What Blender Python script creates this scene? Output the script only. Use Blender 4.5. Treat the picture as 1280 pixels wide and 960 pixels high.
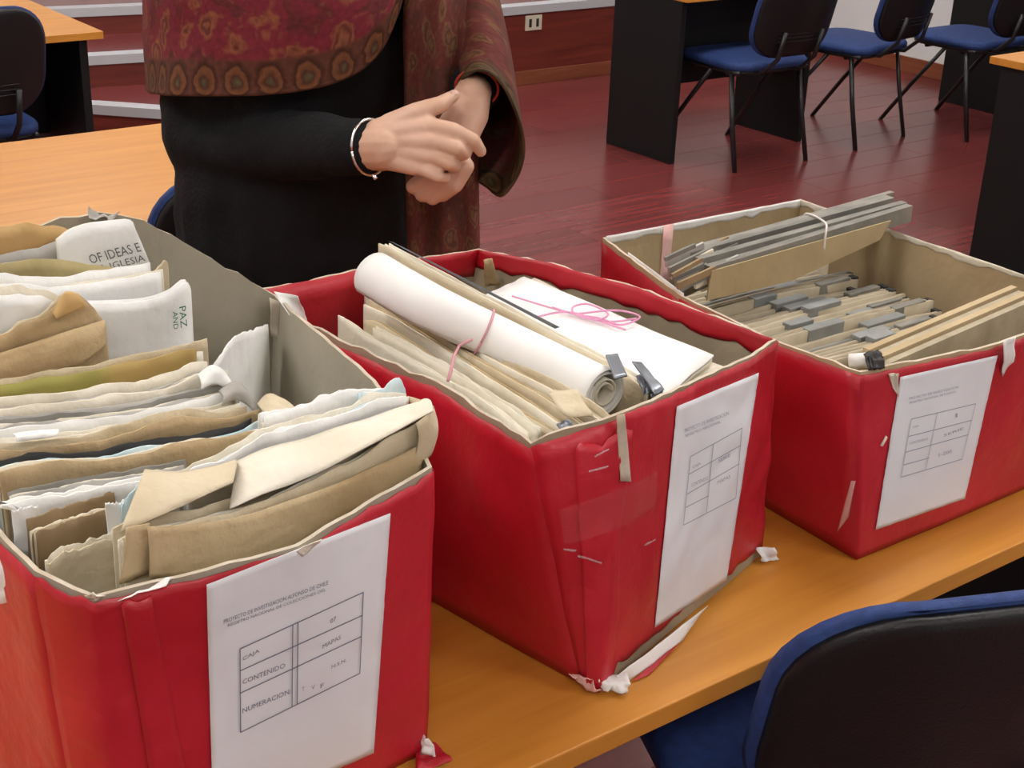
import bpy, bmesh, math, random
import numpy as np
from mathutils import Vector, Matrix, noise
random.seed(7)
S = bpy.context.scene
for o in list(bpy.data.objects): bpy.data.objects.remove(o)
COL = S.collection
# ------------------------------------------------------------------ camera
HC = 1.68; FPX = 1800.0
RIGHT = Vector((0.8009332, -0.5977231, 0.0351153)); UP = Vector((0.2160473, 0.3431985, 0.9140779)); FWD = Vector((0.5584170, 0.7245288, -0.4040155))
cd = bpy.data.cameras.new('camera'); cam = bpy.data.objects.new('camera', cd); COL.objects.link(cam)
cd.sensor_fit = 'HORIZONTAL'; cd.sensor_width = 36; cd.lens = FPX / 1280 * 36; cd.clip_start = 0.02
cam.matrix_world = Matrix(((RIGHT.x, UP.x, -FWD.x, 0), (RIGHT.y, UP.y, -FWD.y, 0), (RIGHT.z, UP.z, -FWD.z, HC), (0, 0, 0, 1)))
S.camera = cam
# ------------------------------------------------------------------ world, exposure
w = bpy.data.worlds.new('world'); S.world = w; w.use_nodes = True
w.node_tree.nodes['Background'].inputs[0].default_value = (0.75, 0.85, 1, 1); w.node_tree.nodes['Background'].inputs[1].default_value = 0.0
S.view_settings.view_transform = 'Standard'; S.view_settings.look = 'None'; S.view_settings.exposure = 0.0; S.view_settings.gamma = 1
S.view_settings.use_curve_mapping = False
LAMP_POWER = 14.5
# ------------------------------------------------------------------ pixel helpers
def ray(px, py): return RIGHT * ((px - 640) / FPX) + UP * (-(py - 480) / FPX) + FWD
def P(px, py, z):
    d = ray(px, py); return Vector((0, 0, HC)) + d * ((z - HC) / d.z)
def D(px, py, depth): return Vector((0, 0, HC)) + ray(px, py) * depth
def PR(p):
    q = Vector(p) - Vector((0, 0, HC)); c = q.dot(FWD)
    return 640 + FPX * q.dot(RIGHT) / c, 480 - FPX * q.dot(UP) / c
def lerp(a, b, t): return a + (b - a) * t
def crom(pts, n):
    pts = [Vector(p) for p in pts]
    if len(pts) == 2: return [lerp(pts[0], pts[1], i / (n - 1)) for i in range(n)]
    L = [0]
    for a, b in zip(pts, pts[1:]): L.append(L[-1] + max((b - a).length, 1e-6))
    out = []; k = 0
    for i in range(n):
        s = L[-1] * i / (n - 1)
        while k < len(pts) - 2 and s > L[k + 1]: k += 1
        t = (s - L[k]) / (L[k + 1] - L[k])
        p0 = pts[max(k - 1, 0)]; p1 = pts[k]; p2 = pts[k + 1]; p3 = pts[min(k + 2, len(pts) - 1)]
        out.append(0.5 * ((2 * p1) + (p2 - p0) * t + (2 * p0 - 5 * p1 + 4 * p2 - p3) * t * t + (3 * p1 - p0 - 3 * p2 + p3) * t ** 3))
    return out
def NZ(p, f, seed=0): return noise.noise(Vector(p) * f + Vector((seed * 3.7, seed * 1.3, seed * 7.1)))
# ------------------------------------------------------------------ objects
def link(name, me, mats, parent=None, smooth=False):
    o = bpy.data.objects.new(name, me); COL.objects.link(o)
    for m in (mats if isinstance(mats, (list, tuple)) else [mats]): me.materials.append(m)
    if smooth:
        for p in me.polygons: p.use_smooth = True
    if parent is not None:
        o.parent = parent; o.matrix_parent_inverse = parent.matrix_basis.inverted()
    return o
def mesh(name, V, F, mats, parent=None, smooth=False, mi=None):
    me = bpy.data.meshes.new(name); me.from_pydata([tuple(v) for v in V], [], F); me.update()
    o = link(name, me, mats, parent, smooth)
    if mi:
        for p, i in zip(me.polygons, mi): p.material_index = i
    return o
def empty(name, loc, rz=0.0):
    o = bpy.data.objects.new(name, None); COL.objects.link(o); o.empty_display_size = 0.05
    o.location = loc; o.rotation_euler = (0, 0, rz)
    o.matrix_basis = Matrix.Translation(Vector(loc)) @ Matrix.Rotation(rz, 4, 'Z')
    return o
def tag(o, label, cat, group=None):
    o['label'] = label; o['category'] = cat
    if group: o['group'] = group
    return o
def struct(o): o['kind'] = 'structure'; return o
def bm_box(bm, lo, hi, bev=0.0):
    r = bmesh.ops.create_cube(bm, size=1.0); vs = r['verts']
    for v in vs: v.co = Vector([lo[i] + (v.co[i] + 0.5) * (hi[i] - lo[i]) for i in range(3)])
    if bev > 0:
        es = list({e for v in vs for e in v.link_edges})
        bmesh.ops.bevel(bm, geom=es, offset=bev, segments=2, affect='EDGES', profile=0.5)
def box(name, lo, hi, mat, parent=None, bev=0.002, rot=None):
    bm = bmesh.new(); bm_box(bm, lo, hi, bev); me = bpy.data.meshes.new(name); bm.to_mesh(me); bm.free()
    return link(name, me, mat, parent)
def tube_geo(pts, r, n=8, cap=True, flat=1.0):
    pts = [Vector(p) for p in pts]; V = []; F = []
    rs = r if isinstance(r, (list, tuple)) else [r] * len(pts)
    up = Vector((0, 0, 1)); prev = None
    for i, p in enumerate(pts):
        t = (pts[min(i + 1, len(pts) - 1)] - pts[max(i - 1, 0)]).normalized()
        if prev is None:
            a = t.cross(up)
            if a.length < 0.05: a = t.cross(Vector((1, 0, 0)))
        else: a = prev - t * prev.dot(t)
        a.normalize(); prev = a; b = t.cross(a)
        for k in range(n):
            an = 2 * math.pi * k / n; V.append(p + a * (math.cos(an) * rs[i]) + b * (math.sin(an) * rs[i] * flat))
    for i in range(len(pts) - 1):
        for k in range(n):
            k2 = (k + 1) % n; F.append((i * n + k, i * n + k2, (i + 1) * n + k2, (i + 1) * n + k))
    if cap: F.append(tuple(range(n - 1, -1, -1))); F.append(tuple(range((len(pts) - 1) * n, len(pts) * n)))
    return V, F
def tube(name, pts, r, mat, parent=None, n=8, flat=1.0):
    V, F = tube_geo(pts, r, n, True, flat); return mesh(name, V, F, mat, parent, True)
def grid(name, rows, mat, parent=None, thick=0.0, smooth=True, uv=False, off=0.0):
    V = [p for r in rows for p in r]; n = len(rows[0]); F = []
    for i in range(len(rows) - 1):
        for k in range(n - 1): F.append((i * n + k, i * n + k + 1, (i + 1) * n + k + 1, (i + 1) * n + k))
    o = mesh(name, V, F, mat, parent, smooth)
    if uv:
        u = o.data.uv_layers.new(name='UVMap')
        for lp in o.data.loops:
            vi = lp.vertex_index; u.data[lp.index].uv = ((vi % n) / (n - 1), 1 - (vi // n) / (len(rows) - 1))
    if thick:
        m = o.modifiers.new('thickness', 'SOLIDIFY'); m.thickness = thick; m.offset = off
    return o
# ------------------------------------------------------------------ materials
def mat(name, col, rough=0.6, var=None, vs=8.0, bump=0.0, bs=40.0, metal=0.0, spec=0.5, stretch=(1, 1, 1), detail=4, coord='Object', ramp=(0.35, 0.65), coat=0.0, sheen=0.0):
    m = bpy.data.materials.new(name); m.use_nodes = True; nt = m.node_tree; b = nt.nodes['Principled BSDF']
    b.inputs['Base Color'].default_value = (*col, 1); b.inputs['Roughness'].default_value = rough; b.inputs['Metallic'].default_value = metal
    b.inputs['Specular IOR Level'].default_value = spec; b.inputs['Coat Weight'].default_value = coat; b.inputs['Sheen Weight'].default_value = sheen
    tc = nt.nodes.new('ShaderNodeTexCoord'); mp = nt.nodes.new('ShaderNodeMapping'); mp.inputs['Scale'].default_value = stretch
    nt.links.new(tc.outputs[coord], mp.inputs[0])
    if var is not None:
        n = nt.nodes.new('ShaderNodeTexNoise'); n.inputs['Scale'].default_value = vs; n.inputs['Detail'].default_value = detail
        nt.links.new(mp.outputs[0], n.inputs[0]); r = nt.nodes.new('ShaderNodeValToRGB')
        r.color_ramp.elements[0].position = ramp[0]; r.color_ramp.elements[1].position = ramp[1]
        r.color_ramp.elements[0].color = (*col, 1); r.color_ramp.elements[1].color = (*var, 1)
        nt.links.new(n.outputs[0], r.inputs[0]); nt.links.new(r.outputs[0], b.inputs['Base Color'])
    if bump:
        n2 = nt.nodes.new('ShaderNodeTexNoise'); n2.inputs['Scale'].default_value = bs; n2.inputs['Detail'].default_value = 5
        nt.links.new(mp.outputs[0], n2.inputs[0]); bp = nt.nodes.new('ShaderNodeBump'); bp.inputs['Strength'].default_value = bump; bp.inputs['Distance'].default_value = 0.01
        nt.links.new(n2.outputs[0], bp.inputs['Height']); nt.links.new(bp.outputs[0], b.inputs['Normal'])
    return m
M = {}
M['red'] = mat('red_paper', (0.43, 0.008, 0.018), 0.40, (0.54, 0.016, 0.034), 5, 0.5, 16)
M['pink'] = mat('pink_strip', (0.80, 0.45, 0.42), 0.6, (0.84, 0.56, 0.52), 20)
M['board'] = mat('cardboard', (0.30, 0.245, 0.165), 0.85, (0.38, 0.315, 0.215), 9, 0.15, 60)
M['boardtan'] = mat('tan_cardboard', (0.42, 0.315, 0.175), 0.85, (0.52, 0.40, 0.235), 7, 0.15, 60)
M['boardgrey'] = mat('grey_cardboard', (0.33, 0.295, 0.225), 0.85, (0.41, 0.37, 0.285), 6, 0.15, 50)
M['edge'] = mat('cardboard_edge', (0.50, 0.42, 0.31), 0.9, (0.62, 0.55, 0.44), 40)
M['kraft'] = mat('kraft_paper', (0.43, 0.30, 0.15), 0.75, (0.56, 0.43, 0.25), 9, 0.7, 34)
M['kraftlt'] = mat('pale_kraft_paper', (0.54, 0.44, 0.28), 0.75, (0.66, 0.57, 0.40), 8, 0.7, 30)
M['kraftor'] = mat('orange_kraft_paper', (0.52, 0.31, 0.11), 0.75, (0.62, 0.42, 0.19), 8, 0.3, 20)
M['brown'] = mat('brown_folder', (0.24, 0.16, 0.08), 0.8, (0.34, 0.24, 0.13), 12, 0.2, 30)
M['olive'] = mat('olive_folder', (0.44, 0.30, 0.10), 0.7, (0.28, 0.30, 0.06), 7, 0.2, 22)
M['covkraft'] = mat('dull_kraft_cover', (0.36, 0.27, 0.14), 0.8, (0.44, 0.34, 0.19), 9, 0.2, 30)
M['olivetan'] = mat('olive_tan_strip', (0.34, 0.27, 0.12), 0.8, (0.46, 0.38, 0.18), 14, 0.2, 40)
M['cream'] = mat('cream_paper', (0.70, 0.64, 0.50), 0.7, (0.82, 0.77, 0.65), 9, 0.5, 32)
M['white'] = mat('white_paper', (0.80, 0.80, 0.77), 0.65, (0.87, 0.87, 0.85), 8, 0.4, 26)
M['whitesm'] = mat('smooth_white_paper', (0.82, 0.82, 0.79), 0.6, (0.88, 0.88, 0.86), 8, 0.1, 14)
M['label'] = mat('label_paper', (0.78, 0.80, 0.83), 0.55, (0.82, 0.84, 0.87), 10, 0.12, 14)
M['grey'] = mat('grey_paper', (0.34, 0.32, 0.29), 0.75, (0.48, 0.46, 0.42), 11, 0.2, 25)
M['greyold'] = mat('aged_grey_folder', (0.16, 0.155, 0.135), 0.8, (0.26, 0.245, 0.21), 18, 0.2, 30, stretch=(1, 4, 1))
M['greytan'] = mat('aged_tan_folder', (0.34, 0.285, 0.19), 0.8, (0.47, 0.40, 0.28), 14, 0.2, 30)
M['tab'] = mat('grey_tab', (0.20, 0.21, 0.20), 0.7, (0.28, 0.29, 0.28), 22)
M['blue_paper'] = mat('pale_blue_paper', (0.48, 0.66, 0.72), 0.7, (0.66, 0.78, 0.80), 14, 0.2, 20)
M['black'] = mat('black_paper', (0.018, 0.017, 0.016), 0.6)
M['ink'] = mat('printed_ink', (0.16, 0.17, 0.24), 0.8)
M['inkpale'] = mat('faint_printed_ink', (0.36, 0.38, 0.46), 0.8)
M['inkdark'] = mat('dark_ink', (0.10, 0.11, 0.13), 0.8)
M['green'] = mat('green_ink', (0.01, 0.17, 0.11), 0.7)
M['rubber'] = mat('pink_rubber', (0.62, 0.30, 0.34), 0.5)
M['string'] = mat('pink_string', (0.75, 0.33, 0.52), 0.7)
M['cord'] = mat('white_string', (0.80, 0.74, 0.70), 0.7)
M['steel'] = mat('grey_metal', (0.22, 0.24, 0.27), 0.35, metal=0.7)
M['silver'] = mat('silver', (0.82, 0.82, 0.82), 0.22, metal=1.0)
M['tape'] = mat('clear_tape', (0.80, 0.62, 0.60), 0.12)
M['tape'].node_tree.nodes['Principled BSDF'].inputs['Alpha'].default_value = 0.045
M['tapeglint'] = mat('pale_tape_glint', (0.80, 0.80, 0.80), 0.06)  # pale translucent colour standing in for glints on the tape
M['tapeglint'].node_tree.nodes['Principled BSDF'].inputs['Alpha'].default_value = 0.22
M['plastic'] = mat('black_plastic', (0.007, 0.007, 0.008), 0.42, bump=0.15, bs=300, spec=0.4)
M['frame'] = mat('black_tube', (0.012, 0.012, 0.014), 0.35)
M['blue'] = mat('blue_fabric', (0.011, 0.032, 0.135), 0.75, (0.018, 0.050, 0.19), 60, 0.2, 400)
M['blackpanel'] = mat('black_laminate', (0.008, 0.008, 0.0085), 0.5, spec=0.25)
M['skin'] = mat('skin', (0.58, 0.345, 0.235), 0.5, (0.66, 0.42, 0.31), 14, 0.08, 60)
M['skin'].node_tree.nodes['Principled BSDF'].inputs['Subsurface Weight'].default_value = 0.12
M['skin'].node_tree.nodes['Principled BSDF'].inputs['Subsurface Radius'].default_value = (0.012, 0.005, 0.003)
M['nail'] = mat('nail', (0.70, 0.46, 0.38), 0.25)
M['knit'] = mat('black_knit', (0.006, 0.006, 0.007), 0.9, bump=0.3, bs=150, spec=0.25)
M['hair'] = mat('dark_hair', (0.02, 0.013, 0.008), 0.5)
M['redband'] = mat('red_band', (0.42, 0.03, 0.02), 0.4)
M['nosing'] = mat('grey_nosing', (0.50, 0.51, 0.54), 0.5)
M['wallw'] = mat('white_wall', (0.76, 0.76, 0.75), 0.8, (0.80, 0.80, 0.79), 3)
M['ceil'] = mat('ceiling_paint', (0.66, 0.66, 0.65), 0.85, (0.70, 0.70, 0.69), 4)
M['ivory'] = mat('ivory_plastic', (0.66, 0.62, 0.48), 0.4)
M['dark'] = mat('dark_slot', (0.02, 0.02, 0.02), 0.6)
def emis(name, col, s):
    m = bpy.data.materials.new(name); m.use_nodes = True; b = m.node_tree.nodes['Principled BSDF']
    b.inputs['Base Color'].default_value = (*col, 1); b.inputs['Emission Color'].default_value = (*col, 1); b.inputs['Emission Strength'].default_value = s; return m
def woodmat(name, c1, c2, c3, rough, stretch, scale=3.0, coat=0.0, rnd=0.0):
    m = bpy.data.materials.new(name); m.use_nodes = True; nt = m.node_tree; b = nt.nodes['Principled BSDF']; b.inputs['Roughness'].default_value = rough; b.inputs['Coat Weight'].default_value = coat
    tc = nt.nodes.new('ShaderNodeTexCoord'); mp = nt.nodes.new('ShaderNodeMapping'); mp.inputs['Scale'].default_value = stretch
    g = nt.nodes.new('ShaderNodeNewGeometry'); nt.links.new(g.outputs['Position'], mp.inputs[0])
    n = nt.nodes.new('ShaderNodeTexNoise'); n.inputs['Scale'].default_value = scale; n.inputs['Detail'].default_value = 6; n.inputs['Distortion'].default_value = 0.6
    nt.links.new(mp.outputs[0], n.inputs[0]); r = nt.nodes.new('ShaderNodeValToRGB'); e = r.color_ramp.elements
    e[0].position = 0.3; e[0].color = (*c1, 1); e[1].position = 0.7; e[1].color = (*c3, 1); k = e.new(0.5); k.color = (*c2, 1)
    nt.links.new(n.outputs[0], r.inputs[0])
    if rnd:
        oi = nt.nodes.new('ShaderNodeObjectInfo'); ad = nt.nodes.new('ShaderNodeVectorMath'); cx = nt.nodes.new('ShaderNodeCombineXYZ')
        ml = nt.nodes.new('ShaderNodeMath'); ml.operation = 'MULTIPLY'; ml.inputs[1].default_value = 50
        nt.links.new(oi.outputs['Random'], ml.inputs[0]); nt.links.new(ml.outputs[0], cx.inputs[2]); nt.links.new(mp.outputs[0], ad.inputs[0]); nt.links.new(cx.outputs[0], ad.inputs[1])
        nt.links.new(ad.outputs[0], n.inputs[0])
        hs = nt.nodes.new('ShaderNodeHueSaturation'); mr = nt.nodes.new('ShaderNodeMapRange'); mr.inputs['To Min'].default_value = 1 - rnd; mr.inputs['To Max'].default_value = 1 + rnd
        nt.links.new(oi.outputs['Random'], mr.inputs[0]); nt.links.new(mr.outputs[0], hs.inputs['Value']); nt.links.new(r.outputs[0], hs.inputs['Color']); nt.links.new(hs.outputs[0], b.inputs['Base Color'])
    else: nt.links.new(r.outputs[0], b.inputs['Base Color'])
    return m
M['wood'] = woodmat('beech_laminate', (0.52, 0.208, 0.026), (0.585, 0.246, 0.034), (0.645, 0.284, 0.045), 0.33, (1.0, 14, 14), 2.2)
M['planks'] = woodmat('red_laminate', (0.145, 0.027, 0.027), (0.170, 0.033, 0.032), (0.200, 0.042, 0.040), 0.24, (1.2, 14, 1), 2.2, rnd=0.13)
M['riser'] = woodmat('red_wood_panel', (0.115, 0.018, 0.011), (0.16, 0.026, 0.016), (0.21, 0.038, 0.022), 0.4, (1.0, 1, 14), 2.0)
M['tread'] = woodmat('laminate_tread', (0.145, 0.027, 0.027), (0.170, 0.033, 0.032), (0.200, 0.042, 0.040), 0.24, (1.2, 14, 1), 2.2)
M['basebrd'] = woodmat('baseboard_wood', (0.20, 0.055, 0.025), (0.25, 0.075, 0.035), (0.30, 0.095, 0.045), 0.4, (1.0, 1, 14), 2.0)
# ------------------------------------------------------------------ room
X0, X1, Y0, Y1, ZC = -2.6, 7.06, -2.6, 8.4, 2.9
floor = struct(box('floor', (X0, Y0, -0.10), (X1, Y1, -0.012), M['riser'], bev=0))
pw, pl = 0.20, 1.30
pm = None
r = 0; y = -1.7
while y < 6.2:
    x = X0 + 0.02 - (r % 3) * 0.43 + 1.2
    while x < X1 - 0.05:
        xa, xb = max(x, X0 + 0.02), min(x + pl - 0.0015, X1 - 0.02)
        if xb - xa > 0.1:
            full = abs(xb - xa - (pl - 0.0015)) < 1e-6
            if full and pm is not None:
                o = bpy.data.objects.new('plank', pm); COL.objects.link(o); o.parent = floor
            else:
                L = xb - xa
                o = box('plank', (0, 0, 0), (L, pw - 0.0015, 0.012), M['planks'], floor, bev=0.0006)
                if full: pm = o.data
            o.location = (xa, y, -0.012); o.matrix_parent_inverse = Matrix()
        x += pl
    y += pw; r += 1
def slab(name, lo, hi, m): return struct(box(name, lo, hi, m, bev=0))
slab('wall_right', (X1, Y0, 0), (X1 + 0.1, Y1, ZC), M['wallw'])
slab('wall_left', (X0 - 0.1, Y0, 0), (X0, Y1, ZC), M['wallw'])
slab('wall_back', (X0, Y1, 0), (X1, Y1 + 0.1, ZC), M['wallw'])
slab('wall_front', (X0, Y0 - 0.1, 0), (X1, Y0, ZC), M['wallw'])
slab('ceiling', (X0, Y0, ZC), (X1, Y1, ZC + 0.1), M['ceil'])
slab('baseboard_right', (X1 - 0.015, Y0, 0), (X1, 6.2, 0.09), M['basebrd'])
# stage with steps
ys = 6.22
def prism(name, pts, z0, z1, mats, mi_top=1):
    n = len(pts); V = [(p[0], p[1], z0) for p in pts] + [(p[0], p[1], z1) for p in pts]
    F = [tuple(range(n - 1, -1, -1)), tuple(range(n, 2 * n))] + [(i, (i + 1) % n, n + (i + 1) % n, n + i) for i in range(n)]
    return struct(mesh(name, V, F, mats, mi=[0, mi_top] + [0] * n))
def nosing(name, pts, z1, parent, w=0.075, t=0.038):
    V = []; F = []
    for i, p in enumerate(pts):
        a, b = Vector((*pts[max(i - 1, 0)], 0)), Vector((*pts[min(i + 1, len(pts) - 1)], 0)); d = (b - a).normalized(); q = Vector((d.y, -d.x, 0)); c = Vector((*p, 0))
        for o_, z in ((0.014, z1 - t), (0.014, z1 + 0.005), (-w, z1 + 0.005), (-w, z1 - t)): r_ = c + q * o_; V.append((r_.x, r_.y, z))
    for i in range(len(pts) - 1):
        for k in range(4): F.append((4 * i + k, 4 * (i + 1) + k, 4 * (i + 1) + (k + 1) % 4, 4 * i + (k + 1) % 4))
    n = 4 * (len(pts) - 1); F += [(0, 1, 2, 3), (n + 3, n + 2, n + 1, n)]
    return mesh(name, V, F, M['nosing'], parent)
fr = [(X0, 8.1), (2.56, 7.12), (4.62, 6.74), (4.62, ys), (X1, ys)]
stage = prism('platform', fr + [(X1, Y1), (X0, Y1)], 0, 0.42, [M['riser'], M['tread']])
nosing('nosing', fr[:3], 0.42, stage); nosing('nosing', [(4.60, ys), (X1 - 0.002, ys)], 0.42, stage)
struct(box('baseboard_back', (4.60, ys - 0.014, 0), (X1 - 0.02, ys, 0.075), M['basebrd'], bev=0.002))
f2 = [(1.0, 6.86), (2.52, 6.58), (4.605, 6.235)]
s2_ = prism('stair_step', f2 + [(4.605, 6.735), (2.56, 7.115), (1.0, 7.415)], 0, 0.29, [M['riser'], M['tread']]); nosing('nosing', f2, 0.29, s2_)
f1 = [(1.0, 6.62), (2.1, 6.44), (2.38, 6.24), (2.62, 6.0), (3.1, 5.82), (3.6, 5.9), (3.95, 6.2)]
s1_ = prism('stair_step', f1 + [(3.95, 6.34), (2.52, 6.575), (1.0, 6.855)], 0, 0.145, [M['riser'], M['tread']]); nosing('nosing', f1, 0.145, s1_)
# outlet on the platform front
sx = 4.84
ou = tag(empty('power_outlet', (sx, ys - 0.001, 0.33)), 'ivory double power outlet on the red wooden platform front', 'outlet')
box('cover_plate', (sx - 0.055, ys - 0.012, 0.29), (sx + 0.055, ys - 0.001, 0.37), M['ivory'], ou, 0.003)
for dx in (-0.024, 0.024): box('socket', (sx + dx - 0.009, ys - 0.0135, 0.308), (sx + dx + 0.009, ys - 0.011, 0.352), M['dark'], ou, 0.001)
# ceiling lights
M['lamp'] = emis('lamp_diffuser', (1.0, 0.985, 0.95), LAMP_POWER)
k = 0
for lx in (-0.6, 2.2, 5.0):
    for ly in (-0.9, 1.5, 3.9, 6.3):
        e = tag(empty('ceiling_light_offscreen', (lx, ly, ZC)), 'white ceiling light panel with a bright diffuser', 'ceiling light', 'ceiling lights')
        box('housing', (lx - 0.62, ly - 0.32, ZC - 0.06), (lx + 0.62, ly + 0.32, ZC - 0.001), M['wallw'], e, 0.004)
        box('diffuser_offscreen', (lx - 0.59, ly - 0.29, ZC - 0.066), (lx + 0.59, ly + 0.29, ZC - 0.059), M['lamp'], e, 0)
# ------------------------------------------------------------------ tables
def table(name, x0, x1, y0, y1, z, label, t=0.026, inset=0.06, mod=True, grp=None):
    e = tag(empty(name, ((x0 + x1) / 2, (y0 + y1) / 2, 0)), label, 'table', grp)
    box('tabletop', (x0, y0, z - t), (x1, y1, z), M['wood'], e, 0.002)
    for xx in (x0 + inset, x1 - inset - 0.03): box('side_panel', (xx, y0 + 0.04, 0.001), (xx + 0.03, y1 - 0.04, z - t), M['blackpanel'], e, 0.002)
    if mod: box('modesty_panel', (x0 + inset + 0.03, (y0 + y1) / 2 - 0.01, 0.30), (x1 - inset - 0.03, (y0 + y1) / 2 + 0.01, z - t), M['blackpanel'], e, 0.002)
    return e
T = 0.75
table('reading_table', -0.55, 2.45, 0.898, 1.76, T, 'beech reading table carrying the three red boxes')
table('reading_table', -0.9, 1.72, 2.665, 3.51, T, 'beech table behind the person in the black sweater', inset=0.05, mod=False)
table('reading_table', -0.2, 1.90, 4.84, 5.72, 0.74, 'beech table with black side panel beside the steps', inset=0.045)
table('reading_table', 4.36, 5.235, 4.54, 5.06, 0.74, 'beech table with wide black side panel and a blue seated chair pulled up', inset=0.01, mod=True)
table('reading_table', 6.58, 7.03, 3.2, 4.88, 0.74, 'black sided table standing along the white wall', inset=0.01, mod=False)
table('reading_table', 4.46, 5.7, 2.15, 3.085, 0.74, 'beech table with black end panel, alone in the open floor beyond the tan box', inset=0.02)
# ------------------------------------------------------------------ chairs
def rr_shell(w, h, r, n=6):
    pts = []
    for cx, cy, a0 in ((w / 2 - r, h - r, 0), (-w / 2 + r, h - r, 90), (-w / 2 + r, r, 180), (w / 2 - r, r, 270)):
        for i in range(n + 1):
            a = math.radians(a0 + 90 * i / n); pts.append((cx + r * math.cos(a), cy + r * math.sin(a)))
    return pts
def cushion(name, outline, fmap, thick, m, parent, puff=0.012):
    # outline 2D -> nested rings, fmap(x,y,t) -> 3D
    n = len(outline); cx = sum(p[0] for p in outline) / n; cy = sum(p[1] for p in outline) / n
    rings = [(1.0, 0.0), (1.0, thick * 0.6), (0.97, thick * 0.9), (0.9, thick), (0.6, thick + puff * 0.7), (0.3, thick + puff)]
    V = []; F = []
    for s, t in rings:
        for p in outline: V.append(fmap(cx + (p[0] - cx) * s, cy + (p[1] - cy) * s, t))
    for i in range(len(rings) - 1):
        for k in range(n): k2 = (k + 1) % n; F.append((i * n + k, i * n + k2, (i + 1) * n + k2, (i + 1) * n + k))
    F.append(tuple(range(n - 1, -1, -1))); V.append(fmap(cx, cy, thick + puff)); c = len(V) - 1; b = (len(rings) - 1) * n
    for k in range(n): F.append((b + k, b + (k + 1) % n, c))
    return mesh(name, V, F, m, parent, True)
def chair(x, y, rz, label, grp=None, backz=0.86):
    # chair faces +Y locally (front at +Y), backrest at -Y
    e = empty('visitor_chair', (0, 0, 0)); tag(e, label, 'chair', grp)
    so = rr_shell(0.46, 0.43, 0.09)
    sf = lambda px, py, t: Vector((px, py - 0.215, 0.435 + t + 0.02 * max(0, 1 - abs(py - 0.0) / 0.2) * 0))
    cushion('seat', so, sf, 0.035, M['blue'], e)
    cushion('seat_shell', [(p[0] * 0.97, p[1] * 0.97 + 0.006) for p in so], lambda px, py, t: Vector((px, py - 0.215, 0.434 - t)), 0.02, M['plastic'], e, 0.004)
    bo = rr_shell(0.46, 0.36, 0.13, 8)
    H = backz - 0.36
    def bf(px, py, t, s=1): # curved backrest leaning back
        yy = -0.235 - 0.16 * (py / 0.36) * 0.55 - 0.055 * (1 - (px / 0.23) ** 2); return Vector((px, yy + s * t, H + py))
    cushion('backrest', bo, lambda a, b, t: bf(a, b, t, 1), 0.028, M['blue'], e, 0.008)
    cushion('back_shell', [(p[0] * 0.97, 0.18 + (p[1] - 0.18) * 0.97) for p in bo], lambda a, b, t: bf(a, b, t + 0.001, -1), 0.016, M['plastic'], e, 0.010)
    # embossed ridges low on the back shell
    for q in (0.075, 0.092, 0.109): tube('shell_ridge', [bf(a, q, 0.024, -1) for a in np.linspace(-0.12, 0.12, 9)], 0.0025, M['plastic'], e, 6)
    for s in (-1, 1):
        xx = s * 0.205
        tube('leg', [(xx, -0.02, 0.425), (s * 0.215, 0.14, 0.22), (s * 0.225, 0.30, 0.0)], 0.0125, M['frame'], e, 8, 0.8)
        tube('leg', [(xx, -0.14, 0.425), (s * 0.213, -0.18, 0.22), (s * 0.22, -0.235, 0.0)], 0.0125, M['frame'], e, 8, 0.8)
        tube('side_rail', [(xx, 0.16, 0.424), (xx, -0.19, 0.424)], 0.011, M['frame'], e, 8)
        tube('back_support', [(s * 0.11, -0.10, 0.420), (s * 0.11, -0.235, 0.43), (s * 0.11, -0.315, 0.50), (s * 0.11, -0.345, 0.62)], 0.010, M['frame'], e, 8)
    tube('crossbar', [(-0.205, 0.10, 0.412), (0.205, 0.10, 0.412)], 0.011, M['frame'], e, 8)
    tube('crossbar', [(-0.205, -0.11, 0.412), (0.205, -0.11, 0.412)], 0.011, M['frame'], e, 8)
    e.location = (x, y, 0); e.rotation_euler = (0, 0, rz); return e
chair(1.335, 1.02, math.radians(-23), 'blue upholstered chair with black shell pushed under the table before the boxes', None, 0.90)
chair(1.318, 2.905, 0, 'chair with rounded back tucked in right behind the person', None, 0.90)
chair(1.41, 4.97, 0, 'black backed chair pulled up to the table beside the steps', None, 0.885)
chair(4.765, 4.565, math.radians(-2), 'blue seated chair pulled up at the end with the wide black side panel')
chair(5.51, 4.60, math.radians(9), 'blue seated chair standing alone in front of the white wall baseboard')
chair(6.17, 4.40, math.radians(0), 'chair drawn up to the black sided table by the white wall')

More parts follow.
